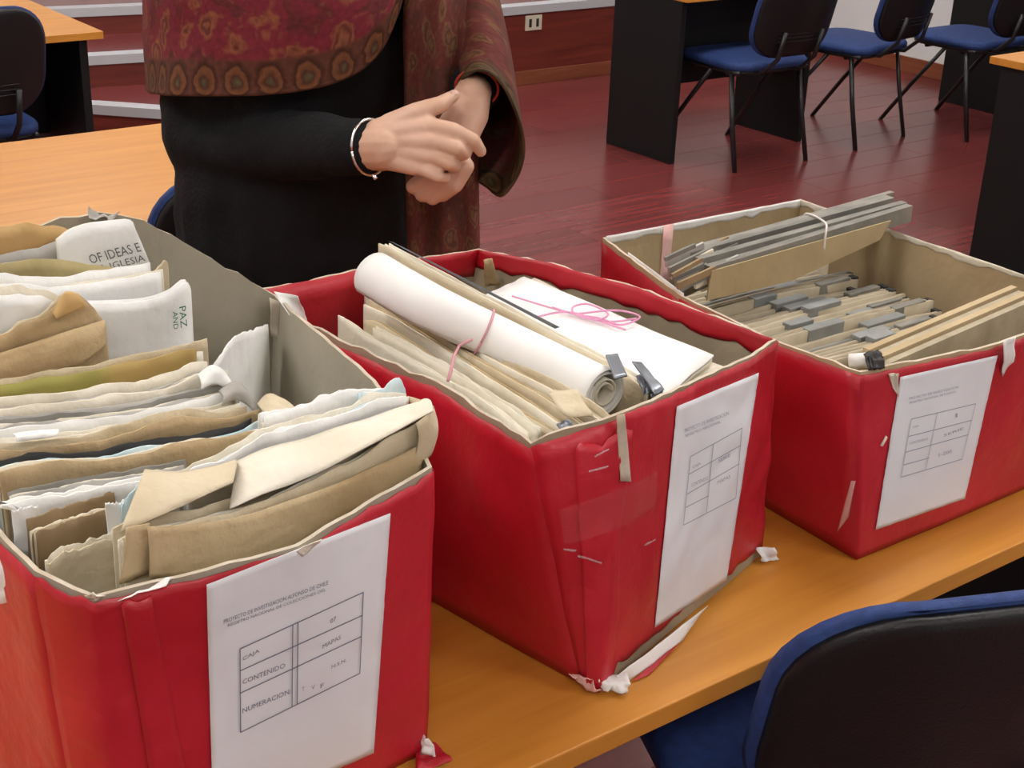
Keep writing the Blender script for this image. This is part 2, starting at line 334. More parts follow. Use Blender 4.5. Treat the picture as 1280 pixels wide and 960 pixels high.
# ------------------------------------------------------------------ cartons
def onY(px, py, Y): d = ray(px, py); return Vector((0, 0, HC)) + d * (Y / d.y)
def onX(px, py, X): d = ray(px, py); return Vector((0, 0, HC)) + d * (X / d.x)
class Carton:
    """walls given by stations (base xy, top xyz) counter-clockwise seen from above"""
    def __init__(s, st, seed, crumple=0.004, bulge=None):
        s.st = [(Vector((b[0], b[1], T + 0.0015)), Vector(t)) for b, t in st]; s.n = len(st); s.seed = seed; s.cr = crumple; s.bulge = bulge or {}
        c = sum((t for b, t in s.st), Vector()) / s.n; s.c = c
    def W(s, u, v, off=0.0):
        i = int(math.floor(u)) % s.n; f = u - math.floor(u); j = (i + 1) % s.n
        b = lerp(s.st[i][0], s.st[j][0], f); t = lerp(s.st[i][1], s.st[j][1], f); p = lerp(b, t, v)
        tg = lerp(s.st[j][0] - s.st[i][0], s.st[j][1] - s.st[i][1], v); nrm = Vector((tg.y, -tg.x, 0))
        if nrm.length < 1e-6: nrm = (p - s.c)
        nrm.z = 0; nrm.normalize()
        # blend normals at corners
        k = min(f, 1 - f)
        if k < 0.12:
            o = (i - 1) % s.n if f < 0.5 else j; o2 = (o + 1) % s.n
            t2 = lerp(s.st[o2][0] - s.st[o][0], s.st[o2][1] - s.st[o][1], v); n2 = Vector((t2.y, -t2.x, 0))
            if n2.length > 1e-6: n2.normalize(); nrm = lerp((nrm + n2).normalized() if (nrm + n2).length > 0.3 else nrm, nrm, k / 0.12).normalized()
        bl = s.bulge.get(i, 0.0) * math.sin(math.pi * f) * (0.35 + 0.65 * math.sin(math.pi * min(1, v * 0.9)))
        q = noise.noise(p * 9 + Vector((s.seed, 0, 0))) * 0.6 + abs(noise.noise(p * 17 + Vector((0, s.seed, 0)))) * 0.8
        d = bl + s.cr * q * min(1, v * 5) * (1.0 if s.cr < 1 else 0)
        return p + nrm * (d + off)
    def us(s, u0, u1, step=0.018):
        out = []; u = u0
        i0 = int(math.floor(u0 + 1e-6)); 
        for i in range(i0, int(math.ceil(u1 - 1e-6))):
            a, b = s.st[i % s.n][1], s.st[(i + 1) % s.n][1]; k = max(2, int((b - a).length / step))
            for j in range(k):
                q = i + j / k
                if q >= u0 - 1e-6 and q < u1 - 1e-6: out.append(q)
        out.append(u1 - 1e-5); return out
    def patch(s, name, u0, u1, v0, v1, off, m, parent, nv=10, thick=0.0008, jag=0.0, step=0.018, jag0=0.0):
        us = s.us(u0, u1, step); rows = []
        for j in range(nv + 1):
            r = []
            for u in us:
                a = v0(u) if callable(v0) else v0; b = v1(u) if callable(v1) else v1
                b += jag * noise.noise(Vector((u * 9, s.seed, 3))) + jag * 0.6 * noise.noise(Vector((u * 31, s.seed, 8)))
                a += jag0 * noise.noise(Vector((u * 14, s.seed, 5)))
                r.append(s.W(u, lerp(b, a, j / nv), off))
            rows.append(r)
        return grid(name, rows, m, parent, thick)
    def walls(s, parent, m, medge, th=0.0042, nv=12, jag=0.012):
        us = s.us(0, s.n)[:-1]; N = len(us); V = []; F = []; mi = []
        for sh in (0, 1):
            for j in range(nv + 1):
                for u in us:
                    v = j / nv * (1 + jag * noise.noise(Vector((u * 11, s.seed, 1))) * 1.0)
                    V.append(s.W(u, v, -th * sh))
        q = lambda sh, j, k: sh * (nv + 1) * N + j * N + k % N
        for j in range(nv):
            for k in range(N):
                F.append((q(0, j, k), q(0, j, k + 1), q(0, j + 1, k + 1), q(0, j + 1, k))); mi.append(0)
                F.append((q(1, j, k + 1), q(1, j, k), q(1, j + 1, k), q(1, j + 1, k + 1))); mi.append(0)
        for k in range(N):
            F.append((q(0, nv, k), q(0, nv, k + 1), q(1, nv, k + 1), q(1, nv, k))); mi.append(1)
            F.append((q(0, 0, k + 1), q(0, 0, k), q(1, 0, k), q(1, 0, k + 1))); mi.append(0)
        o = mesh('cardboard_walls', V, F, [m, medge], parent, False, mi)
        # bottom
        bt = [s.st[i][0] + Vector((0, 0, 0.0005)) for i in range(s.n)]; tp = [p + Vector((0, 0, 0.003)) for p in bt]
        cc = sum(bt, Vector()) / s.n; tp = [lerp(p, cc + Vector((0, 0, 0.003)), 0.02) for p in tp]; bt = [lerp(p, cc, 0.02) for p in bt]
        n = s.n; mesh('bottom', bt + tp, [tuple(range(n - 1, -1, -1)), tuple(range(n, 2 * n))] + [(i, (i + 1) % n, n + (i + 1) % n, n + i) for i in range(n)], m, parent)
        return o
    def uv(s, px, py, g):
        u, v = g
        for _ in range(30):
            a = PR(s.W(u, v)); e = (px - a[0], py - a[1])
            if abs(e[0]) + abs(e[1]) < 0.05: break
            h = 1e-3; b = PR(s.W(u + h, v)); c = PR(s.W(u, v + h))
            J = np.array([[(b[0] - a[0]) / h, (c[0] - a[0]) / h], [(b[1] - a[1]) / h, (c[1] - a[1]) / h]])
            try: du = np.linalg.solve(J, np.array(e))
            except Exception: break
            u += float(np.clip(du[0], -0.1, 0.1)); v += float(np.clip(du[1], -0.1, 0.1))
        return u, v
    def quad(s, pts, g):
        """pixel quad -> function giving wall (u, v) of a point inside it"""
        q = [Vector((*p, 0)) for p in pts]; last = [g]
        def f(a, b):
            p = lerp(lerp(q[0], q[1], a), lerp(q[3], q[2], a), b); last[0] = s.uv(p.x, p.y, last[0]); return last[0]
        return f
def text_geo(body, font_w=None):
    cu = bpy.data.curves.new('txt', 'FONT'); cu.body = body; cu.size = 1.0; cu.resolution_u = 2
    o = bpy.data.objects.new('txt', cu); COL.objects.link(o); bpy.context.view_layer.update()
    me = bpy.data.meshes.new_from_object(o.evaluated_get(bpy.context.evaluated_depsgraph_get()))
    V = [v.co.copy() for v in me.vertices]; F = [tuple(p.vertices) for p in me.polygons]
    bpy.data.objects.remove(o); bpy.data.curves.remove(cu); bpy.data.meshes.remove(me)
    x0 = min(v.x for v in V); x1 = max(v.x for v in V); y0 = min(v.y for v in V); y1 = max(v.y for v in V)
    return [((v.x - x0) / (x1 - x0), (v.y - y0) / (y1 - y0)) for v in V], F
def text_on(ct, body, p0, p1, hpx, off, m, parent, g, name='lettering'):
    """text along pixel line p0->p1 (baseline), cap height hpx pixels, mapped on a carton wall"""
    V2, F = text_geo(body); V = []; last = g
    for x, y in V2:
        last = ct.uv(p0[0] + (p1[0] - p0[0]) * x, p0[1] + (p1[1] - p0[1]) * x - hpx * y, last); V.append(ct.W(*last, off))
    return mesh(name, V, F, m, parent)
def label_on(ct, root, corners, gridc, rows, col, header, texts, m, ink, g, double=False, lw=0.0011):
    Q = ct.quad(corners, g); R = []
    for j in range(37):
        R.append([ct.W(*Q((i if j % 2 == 0 else 28 - i) / 28, j / 36)[:2], 0.0036 + 0.0006 * noise.noise(Vector((i * 0.3, j * 0.28, ct.seed)))) for i in range(29)][::1 if j % 2 == 0 else -1])
    lb = grid('paper_label', R, m, root, 0.0006)
    G = ct.quad(gridc, g); V = []; F = []
    def line(a, b, w=lw):
        n = 14; base = len(V); p = [ct.W(*G(lerp(a[0], b[0], i / n), lerp(a[1], b[1], i / n))[:2], 0.0050) for i in range(n + 1)]
        for i in range(n + 1):
            t = (p[min(i + 1, n)] - p[max(i - 1, 0)]).normalized(); q = t.cross(Vector((0.2, -1, 0.05))).normalized() * w * 0.5
            V.append(p[i] + q); V.append(p[i] - q)
        for i in range(n): k = base + 2 * i; F.append((k, k + 1, k + 3, k + 2))
    for k in range(4): a = [(0, 0), (1, 0), (1, 1), (0, 1)]; line(a[k], a[(k + 1) % 4])
    for rl, rr, xe in rows: line((0, rl), (xe, lerp(rl, rr, xe)))
    for cc in col: line((cc, 0), (cc, 1))
    mesh('printed_table', V, F, ink, lb)
    for body, p0, p1, h in header + texts: text_on(ct, body, p0, p1, h, 0.0050, ink, lb, g)
    return lb
def scrap(name, pts, m, parent, n=7, amp=0.004, thick=0.0006, seed=1):
    """crumpled flap: 4 corner points"""
    a, b, c, d = [Vector(p) for p in pts]; R = []
    L = ((a - b).length + (a - d).length) / 2; nr = ((b - a).cross(d - a)).normalized()
    for j in range(n + 1):
        r = []
        for i in range(n + 1):
            p = lerp(lerp(a, b, i / n), lerp(d, c, i / n), j / n)
            r.append(p + nr * amp * (noise.noise(p * (2.2 / max(L, 0.01)) + Vector((seed, 0, 0))) + 0.5 * noise.noise(p * (5 / max(L, 0.01)) + Vector((0, seed, 0)))))
        R.append(r)
    return grid(name, R, m, parent, thick)
def PB(px, py): q = P(px, py, T); return (q.x, q.y)
def XY(p): return (p.x, p.y)

# ---- carton 1 (kraft envelopes)
zr = 1.072
t_fr = P(540, 583, zr); t1 = P(486, 620, zr); 
b_fr = PB(531, 940)
st1 = []
t_fl2 = P(45, 712, zr); t_flc = P(118, 745, zr - 0.01); t_f1 = P(258, 713, zr); t_f2 = P(372, 682, zr); 
b_fl = (t_flc.x + 0.01, t_flc.y - 0.003)
def onb(t, dx=0, dy=0): return (t.x + dx, t.y + dy)
bfl = Vector((b_fl[0], b_fl[1])); bfr = Vector(b_fr)
def bl_(k): q = bfl + (bfr - bfl) * k; return (q.x, q.y)
st1 = [(onb(t_fl2, 0.012, -0.005), t_fl2), (b_fl, t_flc), (bl_(0.42), t_f1), (bl_(0.72), t_f2), (b_fr, t_fr),
       ((0.700, 1.20), P(470, 474, zr)), ((0.725, 1.440), onY(345, 369, 1.45)),
       ((0.60, 1.442), onY(178, 274, 1.458)), ((0.55, 1.442), onY(122, 264, 1.460)), ((0.44, 1.442), onY(0, 285, 1.458)), ((0.315, 1.44), Vector((0.315, 1.455, 1.205))), ((0.300, 1.435), Vector((0.290, 1.445, zr))),
       ((0.298, 1.15), Vector((0.290, 1.16, zr)))]
C1 = Carton(st1, 3.1, 0.0035, {0: 0.004, 4: 0.006})
r1 = tag(empty('carton', (0.51, 1.2, T)), 'red paper wrapped carton crammed with crumpled kraft envelopes and papers', 'carton')
C1.walls(r1, M['boardgrey'], M['edge'])
C1.patch('red_wrapping', 0, 4, 0.0, 0.985, 0.0016, M['red'], r1, 28, jag=0.014, step=0.009)
C1.patch('red_wrapping', 4, 6, 0.0, 0.985, 0.0016, M['red'], r1, 12, jag=0.008)
C1.patch('red_wrapping', 6, 10, 0.0, 0.80, 0.0016, M['red'], r1, 8)
C1.patch('red_wrapping', 11, 13, 0.0, 0.985, 0.0016, M['red'], r1, 14, jag=0.01)
ua, ub = C1.uv(156, 850, (1.2, 0.6))[0], C1.uv(226, 940, (1.7, 0.3))[0]
C1.patch('wrap_overlap', ua, ub, 0.0, 0.965, 0.0034, M['red'], r1, 28, thick=0.0016, jag=0.02, step=0.006)
label_on(C1, r1, [(257, 728), (484, 640), (464, 939), (264, 1028)], [(296.7, 807.7), (449, 738), (445, 839), (297.7, 911.7)],
    [(0.262, 0.285, 1), (0.53, 0.545, 1)], [0.433, 0.476],
    [('PROYECTO DE INVESTIGACION ALFONSO DE CHILE', (277, 776), (405, 728), 5.0), ('REGISTRO NACIONAL DE COLECCIONES DEL', (282, 780), (402, 736), 3.6)],
    [('CAJA', (300, 824), (321, 813), 6), ('CONTENIDO', (300, 852), (353, 831), 6), ('NUMERACION', (300, 888), (358, 864), 6), ('07', (408, 777), (415, 773), 5.5), ('MAPAS', (399, 808), (421, 796), 5), ('N.S.N.', (410, 833), (428, 824), 4), ('T', (374, 861), (377, 859.5), 5), ('V', (386, 859), (390, 857), 5), ('F', (397, 857), (401, 855), 5)],
    M['label'], M['ink'], (2.5, 0.6))
# torn bits on carton 1
def wallpt(ct, px, py, g, off): u, v = ct.uv(px, py, g); return ct.W(u, v, off)
g1 = (0.5, 0.95)
scrap('torn_flap', [wallpt(C1, 147, 748, (1.1, .95), 0.005), wallpt(C1, 162, 742, (1.1, .95), 0.004), wallpt(C1, 215, 714, (1.5, .95), 0.006), wallpt(C1, 205, 722, (1.4, .95), 0.012)], M['white'], r1, amp=0.003, seed=4)
scrap('torn_flap', [wallpt(C1, 108, 742, (.9, .97), 0.003), wallpt(C1, 118, 735, (.9, .98), 0.008), wallpt(C1, 132, 738, (1.1, .98), 0.008), wallpt(C1, 120, 748, (1.0, .95), 0.004)], M['cream'], r1, amp=0.003, seed=5)
scrap('torn_flap', [wallpt(C1, 366, 686, (3, .97), 0.004), wallpt(C1, 374, 694, (3, .95), 0.004), wallpt(C1, 396, 672, (3.2, .98), 0.006), wallpt(C1, 386, 672, (3.2, .98), 0.009)], M['cream'], r1, amp=0.002, seed=6)
scrap('paper_flap', [P(-14, 660, 1.076), P(2, 688, 1.058), P(44, 748, 1.02), P(-8, 754, 1.0)], M['white'], r1, amp=0.006, seed=7)
scrap('paper_flap', [P(342, 364, 1.078), P(372, 370, 1.088), P(384, 402, 1.045), P(362, 394, 1.068)], M['white'], r1, amp=0.004, seed=8)
scrap('corner_tape', [onY(337, 372, 1.430), onY(352, 378, 1.430), onY(349, 425, 1.430), onY(339, 420, 1.430)], M['edge'], r1, amp=0.004, seed=9)
scrap('foil_scrap', [onY(108, 262, 1.452), onY(148, 268, 1.452), onY(140, 276, 1.445), onY(112, 274, 1.440)], M['grey'], r1, amp=0.010, seed=10)
scrap('corner_scrap', [P(520, 935, .757), P(545, 930, .758), P(566, 950, .757), P(520, 962, .757)], M['red'], r1, amp=0.006, seed=11)
scrap('corner_scrap', [P(526, 918, .775), P(537, 922, .775), P(546, 945, .755), P(528, 942, .756)], M['white'], r1, amp=0.006, seed=12)

# ---- carton 2 (white roll)
b2c = PB(748, 866); b2r = PB(950, 695)
st2 = [(PB(728, 856), P(663, 553, 1.045)), (b2c, P(775, 513, 1.078)), ((lerp(b2c[0], b2r[0], .5), lerp(b2c[1], b2r[1], .5)), P(872, 477, 1.062)), (b2r, P(970, 424, 1.047)),
       ((1.215, 1.28), P(800, 360, 1.045)), ((1.165, 1.43), P(690, 329, 1.045)), ((1.10, 1.585), P(598, 311, 1.045)),
       ((0.95, 1.575), P(470, 332, 1.045)), ((0.77, 1.53), P(313, 366, 1.045)), ((0.80, 1.33), P(425, 424, 1.04)), ((0.825, 1.20), P(560, 484, 1.035))]
C2 = Carton(st2, 9.4, 0.0075, {0: 0.004, 2: 0.004, 1: 0.003, 10: 0.004})
r2 = tag(empty('carton', (1.0, 1.27, T)), 'red carton with a torn bottom edge, holding a white paper roll and tied folders', 'carton')
C2.walls(r2, M['board'], M['edge'])
vb = lambda u: 0.085 + 0.02 * math.sin(u * 9) if 1.15 < u < 3 else 0.0
C2.patch('red_wrapping', 0, 1, 0.0, 0.985, 0.0016, M['red'], r2, 14, jag=0.006)
C2.patch('red_wrapping', 1, 3, lambda u: 0.055 if u > 1.12 else 0.0, 0.992, 0.0016, M['red'], r2, 30, jag=0.006, jag0=0.02, step=0.008)
C2.patch('red_wrapping', 3, 8, 0.0, 0.99, 0.0016, M['red'], r2, 8)
C2.patch('red_wrapping', 8, 11, 0.0, 0.975, 0.0016, M['red'], r2, 14, jag=0.012)
C2.patch('wrap_overlap', 0.42, 1.10, 0.02, 0.93, 0.0036, M['red'], r2, 28, thick=0.0014, jag=0.03, step=0.006, jag0=0.03)
C2.patch('folded_red_edge', 3, 6, 0.91, 1.004, -0.0056, M['red'], r2, 4, jag0=0.03)
C2.patch('folded_red_edge', 6, 7, 0.86, 1.004, -0.0056, M['red'], r2, 4, jag0=0.02)
C2.patch('folded_red_edge', 7, 8, 0.45, 1.004, -0.0056, M['red'], r2, 6)
label_on(C2, r2, [(842.5, 507), (945, 465), (905, 724), (815.5, 783)], [(858.4, 569), (922.8, 533.6), (915, 621), (849.6, 654.7)],
    [(0.26, 0.25, 1), (0.55, 0.515, 1), (0.745, 0.76, 0.44)], [0.44],
    [('PROYECTO DE INVESTIGACION', (851, 539), (906, 517), 4.5), ('REGISTRO NACIONAL', (852, 545), (896, 527), 3.4)],
    [('CAJA', (861, 585), (871, 580), 4.5), ('CONTENIDO', (859.5, 607), (880, 598), 4.5), ('SERIE', (893, 577), (908, 569), 4.5), ('MAPAS', (892, 604), (908, 596), 4.5)],
    M['label'], M['inkpale'], (1.8, 0.6))
scrap('cardboard_tear', [wallpt(C2, 768, 516, (1, .97), 0.006), wallpt(C2, 777, 514, (1, .97), 0.006), wallpt(C2, 783, 600, (1.1, .7), 0.006), wallpt(C2, 771, 598, (1, .7), 0.006)], M['edge'], r2, amp=0.002, seed=21)
scrap('torn_bottom_flap', [P(770, 846, .768), P(884, 757, .768), P(852, 800, .7535), P(788, 851, .7535)], M['white'], r2, amp=0.003, seed=22)
scrap('torn_bottom_flap', [P(790, 852, .7520), P(806, 838, .7530), P(850, 803, .7530), P(812, 843, .7520)], M['red'], r2, amp=0.001, seed=27)
scrap('crumpled_scrap', [P(745, 848, .768), P(785, 842, .768), P(786, 868, .754), P(752, 862, .756)], M['white'], r2, amp=0.014, seed=23)
scrap('crumpled_scrap', [P(712, 838, .775), P(735, 846, .772), P(752, 868, .754), P(722, 852, .756)], M['pink'], r2, amp=0.008, seed=24)
scrap('crumpled_scrap', [P(944, 684, .772), P(968, 684, .768), P(975, 700, .754), P(952, 702, .754)], M['white'], r2, amp=0.012, seed=25)
for q, (a, b) in enumerate([((618, 598), (755, 592)), ((690, 678), (800, 672)), ((600, 540), (660, 556))]):
    pass
for (px, py, L, sl) in ((735, 585, 24, -.28), (722, 690, 30, .3), (704, 682, 16, .1), (800, 678, 14, -.5), (742, 566, 18, -.5)):  # painted glints: thin pale strips where the tape catches the light
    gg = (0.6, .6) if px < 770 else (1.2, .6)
    scrap('tape_glint', [wallpt(C2, px, py, gg, 0.006), wallpt(C2, px + L, py + L * sl, gg, 0.006), wallpt(C2, px + L, py + L * sl + 2.0, gg, 0.006), wallpt(C2, px, py + 2.5, gg, 0.006)], M['tapeglint'], r2, n=3, amp=0.001, seed=px)
C2.patch('clear_tape', 0.05, 1.45, 0.60, 0.74, 0.0052, M['tape'], r2, 4, thick=0)

# ---- carton 3 (aged folders)
b3 = PB(1070, 700); zt = 1.008
st3 = [(b3, P(1075, 465, zt)), ((1.50, b3[1] - 0.002), P(1240, 432, zt - 0.004)), ((1.775, b3[1]), Vector((1.79, 0.985, zt))),
       ((1.78, 1.25), P(1200, 317, zt)), ((1.785, 1.56), P(1001, 250, zt)), ((1.58, 1.565), P(885, 272, zt)), ((1.38, 1.565), P(754, 297, zt)), ((1.345, 1.35), P(850, 370, zt - .005)), ((1.33, 1.14), P(978, 430, zt - .003))]
C3 = Carton(st3, 17.7, 0.0030, {})
r3 = tag(empty('carton', (1.55, 1.28, T)), 'red carton lined with bare tan cardboard, filled with rows of aged folders', 'carton')
C3.walls(r3, M['boardtan'], M['edge'])
C3.patch('red_wrapping', 0, 2, 0.0, 0.985, 0.0016, M['red'], r3, 24, jag=0.008, step=0.01)
C3.patch('red_wrapping', 2, 7, 0.0, 0.97, 0.0016, M['red'], r3, 8, jag=0.01)
C3.patch('red_wrapping', 7, 9, 0.0, 0.985, 0.0016, M['red'], r3, 12, jag=0.006)
label_on(C3, r3, [(1123, 470), (1244, 443), (1203, 622), (1092, 661)], [(1135.6, 522), (1215.9, 502.9), (1199, 572), (1122.7, 594.6)],
    [(0.30, 0.30, 1), (0.57, 0.56, 1), (0.79, 0.80, 0.42)], [0.405],
    [('PROYECTO DE INVESTIGACION', (1133, 498), (1194, 483.5), 3.0), ('REGISTRO NACIONAL DE FONDOS', (1133.5, 503), (1191, 489), 2.6)],
    [('CAJA', (1137, 534), (1145, 532), 3), ('CONTENIDO', (1133, 554), (1156, 548), 3), ('I', (1191, 520), (1193, 519.5), 5), ('SERIE', (1176, 544), (1201, 535), 3), ('1-200', (1170, 569), (1186, 564), 4)],
    M['label'], M['inkpale'], (0.6, 0.6))
C3.patch('white_rim_tape', 4.0, 6.0, 0.965, 1.012, -0.0056, M['white'], r3, 3, jag0=0.03)
C3.patch('white_rim_tape', 2.4, 4.0, 0.975, 1.010, -0.0056, M['cream'], r3, 3, jag0=0.03)
C3.patch('white_rim_tape', 6.25, 7.0, 0.93, 1.012, -0.0056, M['white'], r3, 3, jag0=0.05)
C3.patch('pink_strip', 5.28, 5.46, 0.60, 1.012, -0.0060, M['pink'], r3, 4)
scrap('torn_flap', [P(1255, 428, 1.012), P(1268, 420, 1.014), wallpt(C3, 1262, 450, (1, .9), 0.006), wallpt(C3, 1250, 470, (1, .85), 0.003)], M['white'], r3, amp=0.003, seed=31)
scrap('torn_flap', [wallpt(C3, 1108, 466, (.2, .97), 0.003), wallpt(C3, 1117, 463, (.2, .97), 0.008), wallpt(C3, 1119, 494, (.3, .85), 0.006), wallpt(C3, 1114, 484, (.3, .9), 0.003)], M['cream'], r3, amp=0.003, seed=32)
scrap('corner_tear', [wallpt(C3, 1065, 600, (8.9, .4), 0.003), wallpt(C3, 1069.5, 600, (8.98, .4), 0.003), wallpt(C3, 1062, 645, (8.9, .3), 0.003), wallpt(C3, 1048, 665, (8.9, .2), 0.003)], M['pink'], r3, n=4, amp=0.0005, seed=33)
scrap('torn_flap', [wallpt(C3, 1098, 556, (.15, .6), 0.003), wallpt(C3, 1105, 543, (.15, .6), 0.003), wallpt(C3, 1106, 545, (.15, .6), 0.005), wallpt(C3, 1100, 556, (.15, .6), 0.005)], M['cream'], r3, n=3, amp=0.001, seed=34)

# ------------------------------------------------------------------ papers
def ext_left(pts, xmin):
    a, b = pts[0], pts[1]
    if a.x > xmin:
        k = (a.x - xmin) / max(b.x - a.x, 0.02); k = min(k, 6); p = a + (a - b) * k; p.z = a.z + (p.z - a.z) * 0.15; return [p] + pts
    return pts
def field(p, tdir):
    """displacement across a stack: varies slowly across it, so sheets keep their order"""
    q = p.dot(tdir); s_ = p.x if tdir.y > 0.5 else p.y
    if q > 1.34: A = 0.0025
    elif tdir.x > 0.5: A = 0.0018
    else: A = 0.0055 + 0.004 * math.exp(-((q - 1.30) / 0.03) ** 2)
    if tdir.y > 0.5 and p.x > 1.2: A = 0.0008
    n1 = noise.noise(Vector((s_ * 8, p.z * 6, q * 6 + 3))); n2 = noise.noise(Vector((s_ * 21, p.z * 17, q * 11 + 7))); n3 = abs(noise.noise(Vector((s_ * 36, p.z * 42, q * 14))))
    return A * (n1 + 0.5 * n2 + 0.7 * n3)
def stack(name, label, cat, top, thick, n, mats, zbot=T + 0.008, amp=0.004, freq=9, ztop=0.004, wid=0.0016, seed=0, nseg=40, clamp=None, lean=0.0, tdir=None, group=None, taper=1.0, covers=None, rows=9, drop=0.0):
    """upright sheets: top = 3D polyline of the front sheet"""
    base = crom(top, nseg); mid = base[nseg // 2]
    if tdir is None:
        d = base[-1] - base[0]; tdir = Vector((-d.y, d.x, 0)).normalized()
        if tdir.y < 0: tdir = -tdir
    e = tag(empty(name, (mid.x, mid.y, zbot)), label, cat, group)
    for k in range(n):
        f = k / max(n - 1, 1); off = tdir * (thick * f); R = []
        zz = (random.random() - 0.5) * 2 * ztop - (ztop * 1.5 if 0 < k < n - 1 else 0) - (drop if k == 0 else 0)
        e0 = 0; e1 = int(random.random() * 4.2) if n > 2 else 0
        seg = base[e0:nseg - e1]
        for j in range(rows + 1):
            g = j / rows; r = []
            for i, p in enumerate(seg):
                q = p + off; q.z += zz + ztop * (0.8 * noise.noise(Vector((i * 0.26, seed * 3.1 + k * 0.7, 2))) + 0.22 * noise.noise(Vector((i * 0.9, seed * 2.1 + k * 0.9, 6))))
                z = lerp(q.z, zbot, g ** 1.6); cx = lerp(1.0, taper, g)
                x = mid.x + (q.x - mid.x) * cx; y = q.y + lean * g
                pt = Vector((x, y, z)); pt = pt + tdir * field(pt, tdir)
                if clamp: pt = clamp(pt)
                r.append(pt)
            R.append(r)
        m = mats[k % len(mats)] if isinstance(mats, list) else mats
        grid('cover' if k in (0, n - 1) and n > 2 else 'sheet', R, m, e, wid)
    return e
def wx(ct, ids, y, z):
    """x of a side wall (stations ids, ordered by y) at height z"""
    pb = sorted((ct.st[i % ct.n][0].y, ct.st[i % ct.n][0].x) for i in ids); pt = sorted((ct.st[i % ct.n][1].y, ct.st[i % ct.n][1].x) for i in ids)
    zt_ = sum(ct.st[i % ct.n][1].z for i in ids) / len(ids); f = max(0, min(1, (z - T) / (zt_ - T)))
    return lerp(float(np.interp(y, *zip(*pb))), float(np.interp(y, *zip(*pt))), f)
def clamp1(p):
    p = p.copy()
    if p.z < 1.078: p.x = min(p.x, wx(C1, (4, 5, 6), p.y, p.z) - 0.013)
    p.x = max(p.x, 0.316) if p.z < 1.095 else p.x; p.y = min(p.y, 1.436); yf = np.interp(p.x, [0.30, 0.35, 0.664], [1.0, 0.937, 0.983])
    if p.z < 1.085: p.y = max(p.y, yf + 0.016)
    return p
def s1(name, label, cat, px, Y, thick, n, mats, ext=True, **k):
    Ys = Y if isinstance(Y, (list, tuple)) else [Y] * len(px)
    top = [onY(a, b, y) for (a, b), y in zip(px, Ys)]
    if ext: top = ext_left(top, 0.316)
    return stack(name, label, cat, top, thick, n, [M[m] for m in mats], clamp=k.pop('clamp', clamp1), tdir=Vector((0, 1, 0)), **k)
# back to front in carton 1
s1('kraft_folder', 'orange kraft folder standing against the tall back flap of the carton', 'folder', [(0, 281), (40, 278), (70, 282), (90, 287)], 1.432, 0.0, 1, ['kraftor'], seed=1, amp=0.002)
s1('grey_sheet', 'grey sheet leaning behind the booklet with large printed capitals', 'paper', [(8, 315), (40, 308), (70, 300), (74, 297)], 1.425, 0.0, 1, ['grey'], seed=2, amp=0.002)
bk = s1('printed_booklet', 'white booklet with large printed capital lettering on its page', 'booklet', [(72, 300), (88, 288), (110, 280), (140, 276), (163, 275), (169, 285), (187, 330)], 1.412, 0.004, 2, ['white', 'cream'], ext=False, seed=3, amp=0.0012, ztop=0.001, nseg=26)
def text_plane(body, p0, p1, up, Y, m, parent, name='lettering', bend=None):
    V2, F = text_geo(body); V = []
    for x, y in V2:
        px = p0[0] + (p1[0] - p0[0]) * x + up[0] * y; py = p0[1] + (p1[1] - p0[1]) * x + up[1] * y
        V.append(onY(px, py, Y))
    return mesh(name, V, F, m, parent)
text_plane('OF IDEAS E', (114, 330), (177, 314), (-4.5, -11), 1.4075, M['inkdark'], bk)
text_plane('A IGLESIA', (126, 340), (182, 326), (-3, -8), 1.4075, M['inkdark'], bk)
s1('olive_folder', 'narrow olive tan folder spine right in front of the printed booklet', 'folder', [(10, 329), (60, 325), (120, 332), (160, 336), (186, 336)], 1.395, 0.006, 3, ['olivetan', 'brown', 'cream'], seed=4, amp=0.002, ztop=0.002)
s1('curled_sheet', 'small curled kraft sheet beside the printed booklet', 'paper', [(178, 352), (190, 338), (204, 322), (209, 330), (200, 348)], [1.390, 1.390, 1.392, 1.393, 1.393], 0.0, 1, ['kraftlt'], ext=False, seed=5, amp=0.003, zbot=1.05)
s1('white_folder', 'bundle of white folders in front of the olive tan spine', 'folder', [(0, 352), (60, 356), (110, 350), (170, 341), (205, 334)], 1.372, 0.012, 4, ['white', 'cream', 'grey', 'white'], seed=6, amp=0.003)
ev = s1('white_envelope', 'broad smooth white envelope with green writing at its end', 'envelope', [(0, 378), (60, 378), (120, 379), (180, 376), (212, 366), (232, 352), (238, 362)], [1.345, 1.345, 1.345, 1.345, 1.345, 1.352, 1.362], 0.006, 2, ['white', 'white'], seed=7, amp=0.0015, ztop=0.001)
text_plane('PAZ', (224, 384), (226, 410), (8, -2), 1.338, M['green'], ev, 'green_lettering')
text_plane('AND', (216, 390), (217, 412), (6, -1), 1.338, M['green'], ev, 'green_lettering')
s1('crumpled_paper', 'crumpled white paper tucked behind the wrinkled kraft wrapper', 'paper', [(0, 366), (40, 364), (72, 374), (104, 390)], 1.322, 0.005, 2, ['white', 'cream'], seed=8, amp=0.010, freq=14)
s1('kraft_wrapper', 'wrinkled kraft wrapper with a folded point, in front of the white envelope', 'wrapping paper', [(0, 420), (30, 402), (60, 388), (82, 368), (98, 366), (118, 384), (131, 402)], 1.300, 0.010, 2, ['kraft', 'kraftlt'], seed=9, amp=0.013, freq=15, rows=10)
s1('white_sheet', 'loose white sheet standing in the empty corner by the bare cardboard wall', 'paper', [(266, 452), (285, 430), (310, 412), (334, 402)], [1.265, 1.29, 1.34, 1.415], 0.0, 1, ['white'], ext=False, seed=10, amp=0.003)
